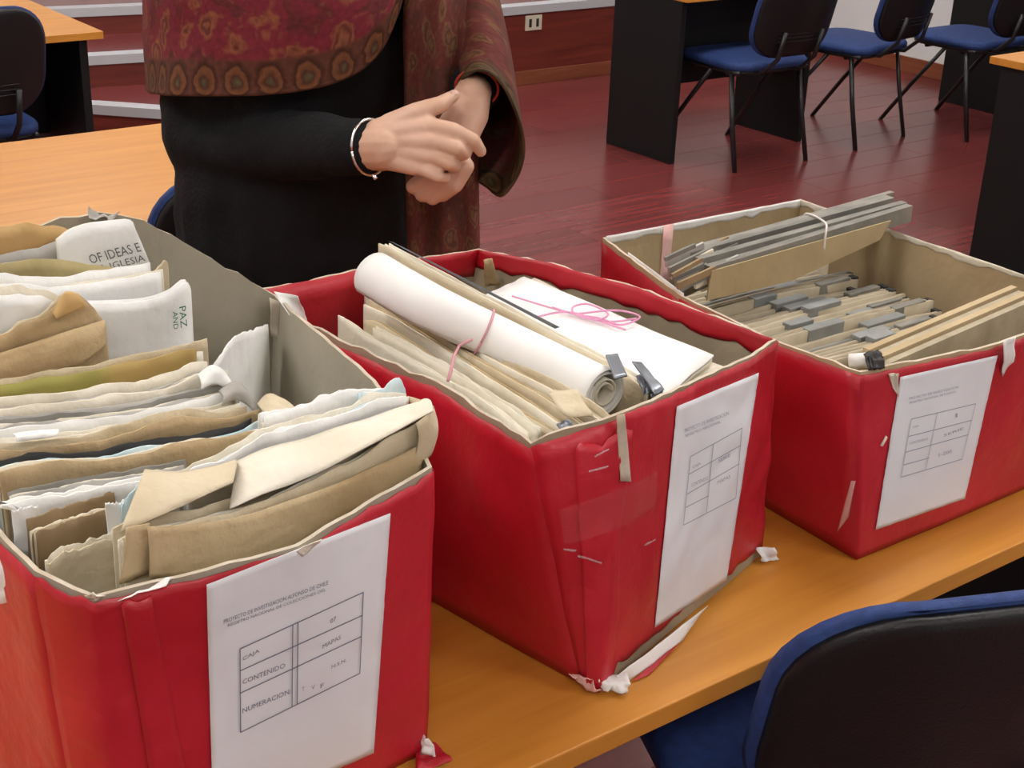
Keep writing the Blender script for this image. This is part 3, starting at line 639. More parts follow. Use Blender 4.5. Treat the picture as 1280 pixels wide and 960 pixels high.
s1('olive_envelope', 'olive and mustard envelope lying in front of the wrinkled kraft wrapper', 'envelope', [(0, 482), (60, 472), (130, 458), (200, 444), (245, 434), (269, 428)], 1.262, 0.010, 3, ['olive', 'cream', 'kraftlt'], seed=11, amp=0.004)
s1('paper_bundle', 'thick cream paper bundle directly in front of the olive envelope', 'paper bundle', [(0, 514), (80, 505), (150, 493), (200, 489), (245, 470), (284, 464)], 1.228, 0.022, 6, ['cream', 'kraftlt', 'grey', 'cream', 'grey', 'cream'], seed=12, amp=0.005, wid=0.003)
s1('paper_bundle', 'thin grey paper bundle with dark gaps behind the open kraft folder', 'paper bundle', [(0, 532), (70, 526), (150, 516), (230, 500), (305, 482)], 1.202, 0.018, 5, ['grey', 'grey', 'cream', 'greyold', 'grey'], seed=13, amp=0.005)
s1('paper_bundle', 'cream paper bundle with a bright white slip in front of the grey bundle', 'paper bundle', [(0, 552), (60, 546), (140, 536), (210, 522), (310, 497)], 1.178, 0.018, 4, ['cream', 'kraftlt', 'cream', 'white'], seed=14, amp=0.006)
s1('kraft_folder', 'open kraft folder right behind the black folder', 'folder', [(0, 568), (60, 562), (130, 552), (196, 531), (232, 523), (285, 524), (338, 510)], 1.155, 0.014, 3, ['kraft', 'cream', 'kraftlt'], seed=15, amp=0.006)
s1('black_folder', 'black folder with a pale blue edge between two kraft folders', 'folder', [(28, 578), (60, 574), (120, 572), (190, 557), (270, 545), (318, 530), (352, 512)], 1.132, 0.010, 3, ['blue_paper', 'black', 'black'], seed=16, amp=0.005)
s1('kraft_folder', 'long kraft folder right in front of the black folder', 'folder', [(0, 594), (60, 580), (130, 578), (180, 570), (224, 556), (300, 546), (388, 528)], 1.106, 0.014, 4, ['kraft', 'kraftlt', 'brown', 'cream'], seed=17, amp=0.006)
s1('grey_folder', 'thin grey folder in front of the long kraft folder', 'folder', [(40, 612), (100, 601), (170, 588), (240, 574)], 1.084, 0.010, 4, ['grey', 'greyold', 'cream', 'greyold'], seed=18, amp=0.004)
s1('white_folder', 'long white folder behind the standing white slip', 'folder', [(0, 632), (60, 622), (120, 612), (180, 600), (230, 592)], 1.064, 0.010, 3, ['white', 'cream', 'white'], seed=19, amp=0.004)
s1('brown_folder', 'dark brown folder stack between the white slip and the kraft envelope flap', 'folder', [(36, 668), (80, 652), (120, 640), (158, 628)], 1.030, 0.022, 5, ['brown', 'kraftlt', 'brown', 'cream', 'brown'], seed=20, amp=0.004)
s1('white_slip', 'square white slip standing up at the outer corner of the crammed carton', 'paper', [(14, 634), (30, 630), (47, 628)], 1.058, 0.0, 1, ['white'], ext=False, seed=21, amp=0.001, zbot=1.052, clamp=None)
s1('white_slip', 'tiny white slip between the brown folders and the kraft envelope flap', 'paper', [(132, 630), (145, 627), (157, 626)], 1.022, 0.0, 1, ['white'], ext=False, seed=22, amp=0.001, zbot=1.0)
s1('pale_folder', 'pale crumpled folder low against the front wall of the crammed carton', 'folder', [(62, 706), (80, 690), (110, 682), (150, 668)], 1.012, 0.006, 2, ['kraftlt', 'cream'], seed=23, amp=0.006)
s1('blue_scrap', 'pale blue crumpled paper beside the kraft envelope flap', 'paper', [(152, 640), (162, 622), (176, 612)], 1.018, 0.0, 1, ['blue_paper'], ext=False, seed=24, amp=0.005)
kw = [o for o in bpy.data.objects if o.name.startswith('kraft_wrapper')][0]
def loft2(name, A, B, m, parent, n=20, nr=8, arch=0.01, amp=0.005, seed=0, dirv=Vector((0, -0.6, 0.8)), thick=0.0015):
    A = crom(A, n); B = crom(B, n); R = []
    for j in range(nr + 1):
        t = j / nr; R.append([lerp(a, b, t) + dirv * (arch * math.sin(math.pi * t) + amp * (noise.noise(lerp(a, b, t) * 22 + Vector((seed, 0, 0))) + 0.8 * abs(noise.noise(lerp(a, b, t) * 45 + Vector((seed, 9, 0)))))) for a, b in zip(A, B)])
    return grid(name, R, m, parent, thick)
loft2('wrapper_fold', [onY(-30, 450, 1.294), onY(30, 432, 1.294), (onY(90, 412, 1.294)), onY(132, 400, 1.294)], [onY(-30, 500, 1.290), onY(40, 478, 1.290), onY(100, 455, 1.290), onY(130, 430, 1.290)], M['kraft'], kw, seed=11, arch=0.004, amp=0.006, dirv=Vector((0, -1, 0.3)))
loft2('folded_point', [onY(66, 392, 1.288), onY(80, 366, 1.288), onY(98, 368, 1.288)], [onY(70, 398, 1.284), onY(90, 390, 1.284), onY(106, 382, 1.284)], M['kraftor'], kw, n=10, seed=12, arch=0.003, amp=0.003, dirv=Vector((0, -1, 0)))
for (nm, lab, A, B, mk, sd) in (
    ('curled_scrap', 'curled kraft scrap between the bundles and the crumpled white sheets', [(322, 505, 1.15), (336, 492, 1.15), (352, 498, 1.15), (372, 512, 1.14)], [(330, 530, 1.12), (346, 520, 1.12), (362, 522, 1.12), (378, 530, 1.115)], 'kraftlt', 1),
    ('crumpled_scrap', 'crumpled grey paper edge where the thin bundles end', [(272, 490, 1.20), (290, 478, 1.20), (304, 484, 1.20), (312, 500, 1.19)], [(276, 508, 1.18), (292, 500, 1.18), (306, 504, 1.18), (316, 514, 1.175)], 'grey', 2),
    ('white_twist', 'twisted white paper end beside the thick cream bundle', [(246, 470, 1.225), (262, 458, 1.225), (278, 462, 1.225), (286, 476, 1.22)], [(250, 488, 1.21), (266, 480, 1.21), (280, 484, 1.21), (290, 494, 1.205)], 'white', 3),
    ('bright_slip', 'bright white slip lying across the cream and grey bundles', [(16, 543, 1.17), (40, 539, 1.17), (72, 538, 1.17)], [(20, 552, 1.155), (44, 549, 1.155), (70, 546, 1.155)], 'white', 4)):
    tag(loft2(nm, [onY(*p) for p in A], [onY(*p) for p in B], M[mk], None, n=16, arch=0.006, amp=0.009, seed=sd * 3.3, dirv=Vector((0, -0.7, 0.5))), lab, 'paper')
# big kraft envelope with papers
s1('paper_bundle', 'crumpled white papers filling the big kraft envelope', 'paper bundle', [(232, 596), (300, 562), (345, 541), (420, 522), (480, 500), (520, 498)], 1.048, 0.018, 6, ['white', 'cream', 'white', 'blue_paper', 'white', 'cream'], ext=False, seed=25, amp=0.007, freq=13, ztop=0.007)
s1('white_sheet', 'crumpled white sheets behind the big kraft envelope', 'paper', [(330, 520), (375, 510), (430, 492), (478, 488), (500, 484)], 1.082, 0.012, 3, ['white', 'cream', 'white'], ext=False, seed=26, amp=0.007, freq=13)
s1('blue_sheet', 'pale blue sheet with a pointed corner behind the big kraft envelope', 'paper', [(448, 488), (475, 482), (494, 468), (504, 478), (507, 498)], 1.074, 0.0, 1, ['blue_paper'], ext=False, seed=27, amp=0.006, freq=12)
ke = s1('kraft_envelope', 'big pale kraft envelope along the front wall of the crammed carton', 'envelope', [(152, 668), (205, 652), (290, 632), (360, 606), (430, 574), (490, 540), (538, 510)], [.962, .968, .978, .986, .993, 1.0, 1.004], 0.020, 3, ['kraftlt', 'cream', 'kraftlt'], ext=False, seed=28, amp=0.006, freq=10, rows=10)
def loft2(name, A, B, m, parent, n=20, nr=8, arch=0.01, amp=0.005, seed=0, dirv=Vector((0, -0.6, 0.8)), thick=0.0015):
    A = crom(A, n); B = crom(B, n); R = []
    for j in range(nr + 1):
        t = j / nr; R.append([lerp(a, b, t) + dirv * (arch * math.sin(math.pi * t) + amp * noise.noise(lerp(a, b, t) * 22 + Vector((seed, 0, 0)))) for a, b in zip(A, B)])
    return grid(name, R, m, parent, thick)
loft2('envelope_flap', [onY(181, 586, 1.036), onY(225, 590, 1.036), onY(262, 584, 1.036), onY(293, 576, 1.036)], [onY(150, 664, .960), onY(205, 642, .966), onY(250, 622, .975), onY(292, 602, .985)], M['kraftlt'], ke, seed=1)
loft2('envelope_flap', [onY(292, 578, 1.036), onY(345, 556, 1.036), onY(440, 530, 1.04), onY(530, 500, 1.046)], [onY(288, 634, .974), onY(360, 606, .982), onY(440, 568, .990), onY(540, 516, 1.000)], M['cream'], ke, seed=2, arch=0.006, amp=0.009)
loft2('envelope_end', [onY(505, 496, 1.05), onY(540, 508, 1.02), onY(536, 516, 1.0), onY(515, 530, 0.994)], [onY(530, 566, 1.04), onY(538, 566, 1.005), onY(534, 572, 0.998), onY(512, 592, 0.994)], M['kraftlt'], ke, n=16, seed=3, arch=0.005, amp=0.008, dirv=Vector((1, -0.3, 0)))
loft2('lower_fold', [onY(186, 660, .953), onY(298, 646, .966), onY(425, 603, .984), onY(524, 556, .996)], [onY(186, 722, .952), onY(300, 712, .964), onY(430, 672, .982), onY(527, 611, .994)], M['kraft'], ke, n=30, seed=5, arch=0.002, amp=0.003, dirv=Vector((0, -1, 0)))
loft2('folded_strip', [onY(158, 660, 0.958), onY(187, 654, 0.961)], [onY(150, 730, 0.956), onY(186, 716, 0.958)], M['kraft'], ke, n=5, seed=4, arch=0.002, amp=0.002)

# ------------------------------------------------------------------ contents of carton 2
def clamp2(p):
    p = p.copy()
    if p.z < 1.045: p.x = max(p.x, wx(C2, (8, 9, 10, 0), p.y, p.z) + 0.010)
    if p.z < 1.05: p.y = min(p.y, 1.54 + (p.x - 0.8) * 0.1); p.y = max(p.y, np.interp(p.x, [0.80, 0.86, 0.92, 1.23], [1.02, 0.985, 0.985, 1.08]) + 0.012)
    return p
def s2(name, label, cat, pz, thick, n, mats, **k):
    X = k.pop('X'); X = X if isinstance(X, (list, tuple)) else [X] * len(pz); top = [onX(a, b, x) for (a, b, z), x in zip(pz, X)]
    return stack(name, label, cat, top, thick, n, [M[m] for m in mats], clamp=clamp2, tdir=Vector((1, 0, 0)), **k)
def s2s(*a, **k): return s2(*a, **k)
s2('cream_wad', 'pale crumpled cream wad pressed against the torn side wall', 'paper', [(422, 395, 1.045), (450, 415, 1.045), (490, 438, 1.045), (548, 470, 1.042), (605, 503, 1.04), (655, 543, 1.038)], 0.006, 3, ['cream', 'kraftlt', 'cream'], X=0.842, seed=41, amp=0.0034, freq=14)
s2('cream_folder', 'smooth pale cream folder beside the cream wad', 'folder', [(466, 412, 1.036), (520, 440, 1.036), (600, 489, 1.036), (672, 540, 1.034)], 0.004, 2, ['cream', 'cream'], X=0.862, seed=42, amp=0.002)
for q, (px, lab) in enumerate([([(455, 400), (480, 408), (560, 460), (640, 510), (702, 546)], 'stiff folder with a kraft edge between the cream folder and the thick folders'),
                               ([(455, 380), (500, 402), (570, 445), (650, 497), (716, 541)], 'stiff pale edged folder with dark gaps on both sides'),
                               ([(462, 374), (520, 404), (600, 451), (680, 499), (732, 534)], 'stiff kraft folder next but one to the cream cover under the white roll'),
                               ([(458, 364), (530, 401), (600, 441), (690, 490), (752, 527)], 'stiff folder touching the cream cover under the white roll')]):
    s2('stiff_folder', lab, 'folder', [(a, b, 1.032 + 0.010 * (q >= 2) * (1 - i / 5)) for i, (a, b) in enumerate(px)], 0.004, 2, ['cream' if q % 2 else 'kraftlt', 'kraft'], X=(0.873, 0.887, 0.900, 0.913)[q], seed=43 + q, amp=0.0012, ztop=0.001, wid=0.0026)
s2('cream_cover', 'bent cream cover sheet lying under the white roll', 'paper', [(456, 346, 1.052), (478, 365, 1.045), (535, 396, 1.040), (590, 436, 1.035), (660, 468, 1.036), (735, 506, 1.038), (764, 530, 1.035)], 0.003, 2, ['cream', 'kraftlt'], X=0.925, seed=47, amp=0.003, wid=0.002)
# white roll
ra = [P(468, 343, 1.090), P(540, 385, 1.078), onX(640, 434, 0.952), onX(757, 492, 0.966)]   # rests on the folder edges at the back, wedged beside them at the front
ax = crom(ra, 22); er = tag(empty('paper_roll', (0.95, 1.28, T + 0.008)), 'thick white paper roll bound with a pink rubber band', 'paper roll')
def spiral(axp, r0, m, parent, name, turns=1.0, rin=0.62, n=34):
    R = []
    for i, p in enumerate(axp):
        t = (axp[min(i + 1, len(axp) - 1)] - axp[max(i - 1, 0)]).normalized(); a = t.cross(Vector((0, 0, 1))).normalized(); b = a.cross(t)
        row = []
        for k in range(n + 1):
            an = -0.6 + 2 * math.pi * turns * k / n; rr = r0 * lerp(1.0, rin, k / n) * (1 + 0.03 * noise.noise(p * 12 + Vector((k * 0.2, 0, 0))))
            row.append(p + a * (math.cos(an) * rr * 1.05) + b * (math.sin(an) * rr))
        R.append(row)
    return grid(name, R, m, parent, 0.0012)
spiral(ax, 0.0285, M['whitesm'], er, 'outer_sheet', 2.2, 0.72, 60)
spiral(ax[1:], 0.0175, M['cream'], er, 'inner_sheet', 1.6, 0.6, 40)
for f, m_ in ((0.30, 'rubber'),):
    i = int(f * 21); p = ax[10]; t = (ax[11] - ax[9]).normalized(); a = t.cross(Vector((0, 0, 1))).normalized(); b = a.cross(t)
    tube('rubber_band', [p + a * math.cos(x) * 0.0312 + b * math.sin(x) * 0.0300 for x in np.linspace(0, 2 * math.pi, 30)], 0.0016, M['rubber'], er, 6)
scrap('loose_edge', [P(683, 490, 1.052), P(722, 487, 1.056), P(742, 522, 1.045), P(705, 520, 1.042)], M['kraftlt'], er, amp=0.004, seed=51)
# thin bundle
hb = s2('folder_bundle', 'flat bundle of thin beige folders with grey metal clips beside the white roll', 'folder bundle', [(474, 304, 1.078), (520, 330, 1.072), (600, 372, 1.062), (700, 425, 1.052), (770, 462, 1.046), (806, 486, 1.042)], 0.016, 6, ['kraftlt', 'cream', 'kraftlt', 'cream', 'grey', 'cream'], X=(.950, .968, .985, 1.000, 1.007, 1.009), seed=52, amp=0.0015, ztop=0.003, wid=0.0026, zbot=0.88)
scrap('metal_clip', [P(757, 444, 1.070), P(772, 442, 1.070), P(784, 470, 1.064), P(768, 474, 1.064)], M['steel'], hb, amp=0.001, seed=53, thick=0.002)
scrap('metal_clip', [P(790, 452, 1.058), P(802, 454, 1.058), P(830, 486, 1.052), P(818, 492, 1.052)], M['steel'], hb, amp=0.003, seed=54, thick=0.002)
scrap('blue_edge', [onX(486, 301, .963), onX(492, 303, .965), onX(700, 409, 1.015), onX(694, 411, 1.013)], M['steel'], hb, amp=0.0005, seed=55, thick=0.001)
for q in range(4): scrap('metal_fastener', [P(795 + q * 7, 470 + q * 4, 1.048), P(806 + q * 7, 466 + q * 5, 1.05), P(812 + q * 6, 486 + q * 4, 1.046), P(804 + q * 5, 492 + q * 3, 1.044)], M['steel'], hb, amp=0.004, seed=56 + q, thick=0.0015)
ck = tag(empty('binder_clip', (0.90, 1.05, 1.02)), 'crumpled grey metal clips at the front corner of the box of folders', 'clip')
scrap('clip_plate', [P(695, 530, 1.045), P(712, 523, 1.05), P(722, 540, 1.045), P(706, 549, 1.04)], M['steel'], ck, amp=0.006, seed=61, thick=0.002)
scrap('clip_plate', [P(714, 532, 1.045), P(738, 530, 1.048), P(748, 541, 1.044), P(722, 546, 1.04)], M['steel'], ck, amp=0.006, seed=62, thick=0.002)
# bands round the folders
eb = tag(empty('rubber_band', (0.87, 1.2, 1.0)), 'pink rubber band stretched across the stiff folders', 'rubber band')
tube('band', [P(560, 476, 1.038), P(564, 462, 1.042), P(567, 446, 1.046), P(574, 432, 1.050), P(590, 424, 1.056)], 0.002, M['rubber'], eb, 6)
# white sheets with pink string
ws = tag(empty('sheet_stack', (1.07, 1.25, T + 0.008)), 'stack of white sheets tied with pink string inside the carton with the roll', 'paper stack')
def flat(name, pts, m, parent, thick=0.002, amp=0.004, n=14, seed=0):
    a, b, c, d = pts; R = []
    for j in range(n + 1): R.append([lerp(lerp(a, b, i / n), lerp(d, c, i / n), j / n) + Vector((0, 0, amp * noise.noise(Vector((i * 0.25, j * 0.25, seed))))) for i in range(n + 1)])
    return grid(name, R, m, parent, thick)
flat('white_sheet', [P(600, 372, 1.030), P(655, 347, 1.030), P(892, 446, 1.028), P(832, 497, 1.028)], M['whitesm'], ws, 0.003, seed=1)
flat('cream_sheet', [P(606, 376, 1.022), P(668, 352, 1.020), P(890, 452, 1.020), P(835, 500, 1.020)], M['cream'], ws, 0.008, seed=2)
flat('card_backing', [P(616, 384, 1.010), P(700, 376, 1.006), P(910, 462, 1.012), P(838, 503, 1.010)], M['cream'], ws, 0.004, seed=3)
flat('block', [P(618, 392, 0.985), P(668, 388, 0.985), P(872, 474, 0.99), P(840, 515, 0.99)], M['kraftlt'], ws, 0.03, seed=4)
sp = [(672, 396), (700, 390), (722, 392), (745, 400), (760, 392), (735, 380), (716, 384), (722, 394), (760, 402), (796, 398)]
tube('string', crom([P(a, b, 1.036 + 0.003 * (i % 2)) for i, (a, b) in enumerate(sp)], 50), 0.0013, M['string'], ws, 6)
tube('string', crom([P(a, b, 1.037) for a, b in ((690, 384), (720, 393), (750, 398), (776, 406), (800, 396), (770, 388), (724, 392))], 40), 0.0013, M['string'], ws, 6)
tube('string', crom([P(a, b, 1.0355) for a, b in ((640, 370), (700, 388), (726, 394), (782, 412))], 24), 0.0012, M['string'], ws, 6)
fl = tag(scrap('cardboard_strip', [P(605, 325, 1.044), P(615, 323, 1.044), P(624, 356, 1.00), P(606, 358, 1.00)], M['kraft'], None, amp=0.003, seed=71, thick=0.002), 'narrow cardboard strip standing at the back wall behind the white sheets', 'cardboard')

# ------------------------------------------------------------------ contents of carton 3
grp3 = 'aged folders filed in rows'
rows3 = []
for k in range(15):
    Yk = 1.475 - k * 0.0235; zk = 0.935 + 0.004 * math.sin(k * 2.1) + (0.006 if k > 9 else 0)
    xl = 1.375 + 0.012 * math.sin(k * 1.7); xr = [1.70, 1.74, 1.70, 1.745, 1.73, 1.70, 1.745, 1.735, 1.74, 1.70, 1.735, 1.725, 1.69, 1.735, 1.72][k]
    e = stack('aged_folder', 'aged tan folder with grey tab filed upright in the tan lined carton', 'folder', [Vector((xl, Yk, zk)), Vector((1.55, Yk - 0.004, zk + 0.002)), Vector((xr, Yk - 0.012, zk + 0.003 * math.sin(k)))], 0.009, 2, [M['greytan'], M['greyold'] if k % 3 == 0 else M['greytan']], seed=80 + k, amp=0.0008, ztop=0.004, wid=0.0058, nseg=14, rows=3, tdir=Vector((0, 1, 0)), group=grp3)
    tx = 1.50 + 0.035 * math.sin(k * 2.3) + 0.06 * (k % 2); tw = 0.05 + 0.02 * math.sin(k * 1.3)
    box('grey_tab', (tx, Yk - 0.0075, zk - 0.02), (tx + tw + 0.015, Yk + 0.0095, zk + 0.0045 + 0.002 * (k % 3)), M['tab'], e, 0.0012)
    if k % 2 == 0: box('grey_tab', (xr - 0.085, Yk - 0.0115, zk - 0.02), (xr - 0.015, Yk + 0.002, zk + 0.0045), M['greyold'], e, 0.0012)
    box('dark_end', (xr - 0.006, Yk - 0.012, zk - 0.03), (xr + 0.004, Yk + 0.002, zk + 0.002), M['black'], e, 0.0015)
# flat tan folders nearest the front wall
for k, (ya, za, xa, xb) in enumerate([(1.103, 0.968, 1.36, 1.60), (1.080, 0.976, 1.355, 1.56)]):
    stack('tan_folder', ['smooth tan folder just behind the thick front bundle', 'smooth tan folder with white edge pressed by the thick front bundle'][k], 'folder', [Vector((xa, ya + 0.02, za)), Vector(((xa + xb) / 2, ya + 0.01, za)), Vector((xb, ya, za))], 0.014, 3, [M['greytan'], M['cream'], M['greytan']], seed=100 + k, amp=0.001, ztop=0.002, wid=0.003, nseg=10, rows=3, tdir=Vector((0, 1, 0)))
fb = tag(empty('thick_bundle', (1.58, 1.06, T + 0.008)), 'thick tan cardboard bundle leaning along the front wall of the tan lined carton', 'folder bundle')
def plank3(name, a, b, w, h, m, parent, up=Vector((0, 0, 1)), side=None, bev=0.0):
    d = (b - a).normalized(); sd = (side or Vector((-d.y, d.x, 0))).normalized(); u = d.cross(sd) if d.cross(sd).z > 0 else sd.cross(d)
    V = []
    for p in (a, b):
        for s_, t_ in ((0, 0), (1, 0), (1, 1), (0, 1)): V.append(p + sd * (w * s_) - u * (h * (1 - t_)))
    return mesh(name, V, [(0, 3, 2, 1), (4, 5, 6, 7), (0, 1, 5, 4), (1, 2, 6, 5), (2, 3, 7, 6), (3, 0, 4, 7)], m, parent)
A0 = P(1108, 456, 1.005); B0 = P(1300, 372, 1.010); B0.x = min(B0.x, 1.765)
for k in range(4):
    o_ = Vector((0.0, 0.0125 * k, 0.004 * (k % 2)))
    plank3('board', A0 + o_ + Vector((0.004 * k, 0, 0)), B0 + o_, 0.0095, 0.20 if k else 0.215, M['greytan'] if k % 2 == 0 else M['boardtan'], fb)
rl = tag(tube('rolled_paper', [P(1062, 452, 0.995), P(1090, 450, 1.002)], 0.010, M['white'], None, 12), 'short white paper roll at the corner of the tan lined carton', 'paper roll')
bc = tag(empty('binder_clip', (1.345, 1.03, 0.99)), 'crumpled black clip on the corner of the tan lined carton', 'clip')
for q in range(3): scrap('clip_plate', [P(1080 + 5 * q, 440 + 3 * q, 1.02), P(1098 + 3 * q, 437 + 4 * q, 1.022), P(1106, 456 + 2 * q, 1.012), P(1086 + 3 * q, 462, 1.01)], M['black'], bc, amp=0.006, seed=110 + q, thick=0.002)
# string tied bundle lying across
tb = tag(empty('tied_bundle', (1.6, 1.38, 0.95)), 'bundle of dark aged folders tied with white string, lying across the carton', 'folder bundle')
def slat(name, p0, p1, Yl, Yr, w, h, m, dz=0):
    a = onY(*p0, Yl); b = onY(*p1, Yr); return plank3(name, a, b, w, h, m, tb)
cq = [onY(890, 339, 1.3335), onY(1114, 276, 1.3335), onY(1100, 300, 1.331), onY(990, 351, 1.329), onY(884, 376, 1.329)]
mesh('kraft_cover', cq + [p + Vector((0, 0.003, 0)) for p in cq], [(0, 4, 3, 2, 1), (5, 6, 7, 8, 9)] + [(i, (i + 1) % 5, 5 + (i + 1) % 5, 5 + i) for i in range(5)], M['covkraft'], tb)
slat('folder_board', (889, 334), (1141, 257), 1.338, 1.338, 0.013, 0.026, M['greyold'])
slat('folder_board', (876, 324), (1134, 253), 1.353, 1.353, 0.012, 0.034, M['greyold'])
slat('folder_board', (864, 316), (1118, 247), 1.378, 1.378, 0.022, 0.04, M['greyold'])
slat('folder_board', (857, 314), (1118, 240), 1.402, 1.402, 0.009, 0.036, M['greyold'])
for q in range(26):
    a = (832 + (q * 37 % 48), 322 + (q * 23 % 42)); Yq = 1.335 + (q * 7 % 16) * 0.004
    pa = onY(*a, Yq); L = 0.05 + 0.02 * (q % 3)
    plank3('frayed_end', pa, pa + Vector((L, 0.004 * (q % 3 - 1), 0.012 + 0.004 * (q % 2))), 0.004, 0.006 + 0.004 * (q % 3), M[['greyold', 'brown', 'greyold', 'grey', 'cream'][q % 5]], tb)
cp = [onY(1004, 272, 1.412), onY(1008, 267, 1.404), onY(1020, 271, 1.378), onY(1032, 279, 1.350), onY(1033, 286, 1.332), onY(1031, 300, 1.331), onY(1030, 312, 1.333)]
tube('white_string', crom(cp, 20), 0.0016, M['cord'], tb, 6)

# ------------------------------------------------------------------ person
def shawl_mat(name, base1, base2, motif, motif2, border, band=0.165, su=11.0, sv=4.2):
    m = bpy.data.materials.new(name); m.use_nodes = True; nt = m.node_tree; b = nt.nodes['Principled BSDF']; b.inputs['Roughness'].default_value = 0.8; b.inputs['Specular IOR Level'].default_value = 0.2
    N = lambda t: nt.nodes.new('ShaderNode' + t); Lk = nt.links.new
    uv = N('UVMap'); mp = N('Mapping'); mp.inputs['Scale'].default_value = (su, sv, 1); Lk(uv.outputs[0], mp.inputs[0])
    nz = N('TexNoise'); nz.inputs['Scale'].default_value = 1.6; nz.inputs['Detail'].default_value = 3; Lk(mp.outputs[0], nz.inputs[0])
    dm = N('MixRGB'); dm.blend_type = 'LINEAR_LIGHT'; dm.inputs[0].default_value = 0.42; Lk(mp.outputs[0], dm.inputs[1]); Lk(nz.outputs['Color'], dm.inputs[2])
    vo = N('TexVoronoi'); vo.inputs['Scale'].default_value = 1.3; Lk(dm.outputs[0], vo.inputs[0])
    wv = N('TexVoronoi'); wv.inputs['Scale'].default_value = 4.5; Lk(dm.outputs[0], wv.inputs[0])
    r1_ = N('ValToRGB'); e = r1_.color_ramp.elements; e[0].position = 0.0; e[0].color = (*motif2, 1); e[1].position = 1.0; e[1].color = (*base1, 1)
    for p, c in ((0.13, motif), (0.22, base2), (0.30, motif), (0.38, base1), (0.60, base1), (0.70, base2)):
        k = e.new(p); k.color = (*c, 1)
    Lk(vo.outputs['Distance'], r1_.inputs[0])
    r2_ = N('ValToRGB'); e = r2_.color_ramp.elements; e[0].position = 0.12; e[0].color = (*motif, 1); e[1].position = 0.34; e[1].color = (*base1, 1); Lk(wv.outputs['Distance'], r2_.inputs[0])
    mx = N('MixRGB'); mx.inputs[0].default_value = 0.34; Lk(r1_.outputs[0], mx.inputs[1]); Lk(r2_.outputs[0], mx.inputs[2])
    # border of arched medallions along the hem
    mp2 = N('Mapping'); mp2.inputs['Scale'].default_value = (su * 1.55, 1 / band, 1); dm2 = N('MixRGB'); dm2.blend_type = 'LINEAR_LIGHT'; dm2.inputs[0].default_value = 0.010; Lk(uv.outputs[0], dm2.inputs[1]); nz2 = N('TexNoise'); nz2.inputs['Scale'].default_value = 4; Lk(mp.outputs[0], nz2.inputs[0]); Lk(nz2.outputs['Color'], dm2.inputs[2]); Lk(dm2.outputs[0], mp2.inputs[0])
    sp = N('SeparateXYZ'); Lk(mp2.outputs[0], sp.inputs[0])
    fr = N('Math'); fr.operation = 'FRACT'; Lk(sp.outputs[0], fr.inputs[0])
    sb = N('Math'); sb.operation = 'SUBTRACT'; sb.inputs[1].default_value = 0.5; Lk(fr.outputs[0], sb.inputs[0])
    sy = N('Math'); sy.operation = 'SUBTRACT'; sy.inputs[1].default_value = 0.45; Lk(sp.outputs[1], sy.inputs[0])
    sy2 = N('Math'); sy2.operation = 'MULTIPLY'; sy2.inputs[1].default_value = 0.85; Lk(sy.outputs[0], sy2.inputs[0])
    cb = N('CombineXYZ'); Lk(sb.outputs[0], cb.inputs[0]); Lk(sy2.outputs[0], cb.inputs[1])
    ln = N('VectorMath'); ln.operation = 'LENGTH'; Lk(cb.outputs[0], ln.inputs[0])
    r3_ = N('ValToRGB'); e = r3_.color_ramp.elements; e[0].position = 0.0; e[0].color = (*motif2, 1); e[1].position = 0.5; e[1].color = (*border, 1)
    for p, c in ((0.15, tuple(x * 0.6 for x in border)), (0.22, tuple(x * 0.42 for x in motif)), (0.31, tuple(x * 0.55 for x in motif)), (0.37, tuple(x * 0.35 for x in border))):
        k = e.new(p); k.color = (*c, 1)
    Lk(ln.outputs['Value'], r3_.inputs[0])
    st_ = N('MapRange'); st_.inputs['From Min'].default_value = 0.95; st_.inputs['From Max'].default_value = 1.05; Lk(sp.outputs[1], st_.inputs[0])
    m2 = N('MixRGB'); Lk(st_.outputs[0], m2.inputs[0]); Lk(r3_.outputs[0], m2.inputs[1]); Lk(mx.outputs[0], m2.inputs[2])
    ng = N('TexNoise'); ng.inputs['Scale'].default_value = 9; ng.inputs['Detail'].default_value = 5; Lk(mp.outputs[0], ng.inputs[0])
    mg = N('MixRGB'); mg.blend_type = 'MULTIPLY'; mg.inputs[0].default_value = 0.75; Lk(m2.outputs[0], mg.inputs[1]); Lk(ng.outputs['Fac'], mg.inputs[2])
    gm = N('Gamma'); gm.inputs[1].default_value = 0.8; Lk(mg.outputs[0], gm.inputs[0]); Lk(gm.outputs[0], b.inputs['Base Color'])
    return m
M['shawl'] = shawl_mat('red_paisley_shawl', (0.155, 0.011, 0.019), (0.050, 0.012, 0.009), (0.27, 0.078, 0.026), (0.075, 0.060, 0.022), (0.085, 0.022, 0.012))
M['shawl2'] = shawl_mat('brown_paisley_shawl', (0.105, 0.018, 0.014), (0.045, 0.018, 0.010), (0.18, 0.08, 0.028), (0.072, 0.068, 0.020), (0.06, 0.03, 0.012), band=0.12, su=4.0, sv=9.0)
RV = Vector((RIGHT.x, RIGHT.y, 0)).normalized(); TV = -Vector((FWD.x, FWD.y, 0)).normalized()
c0 = D(372, 250, 2.43); C0 = Vector((c0.x, c0.y, 0))
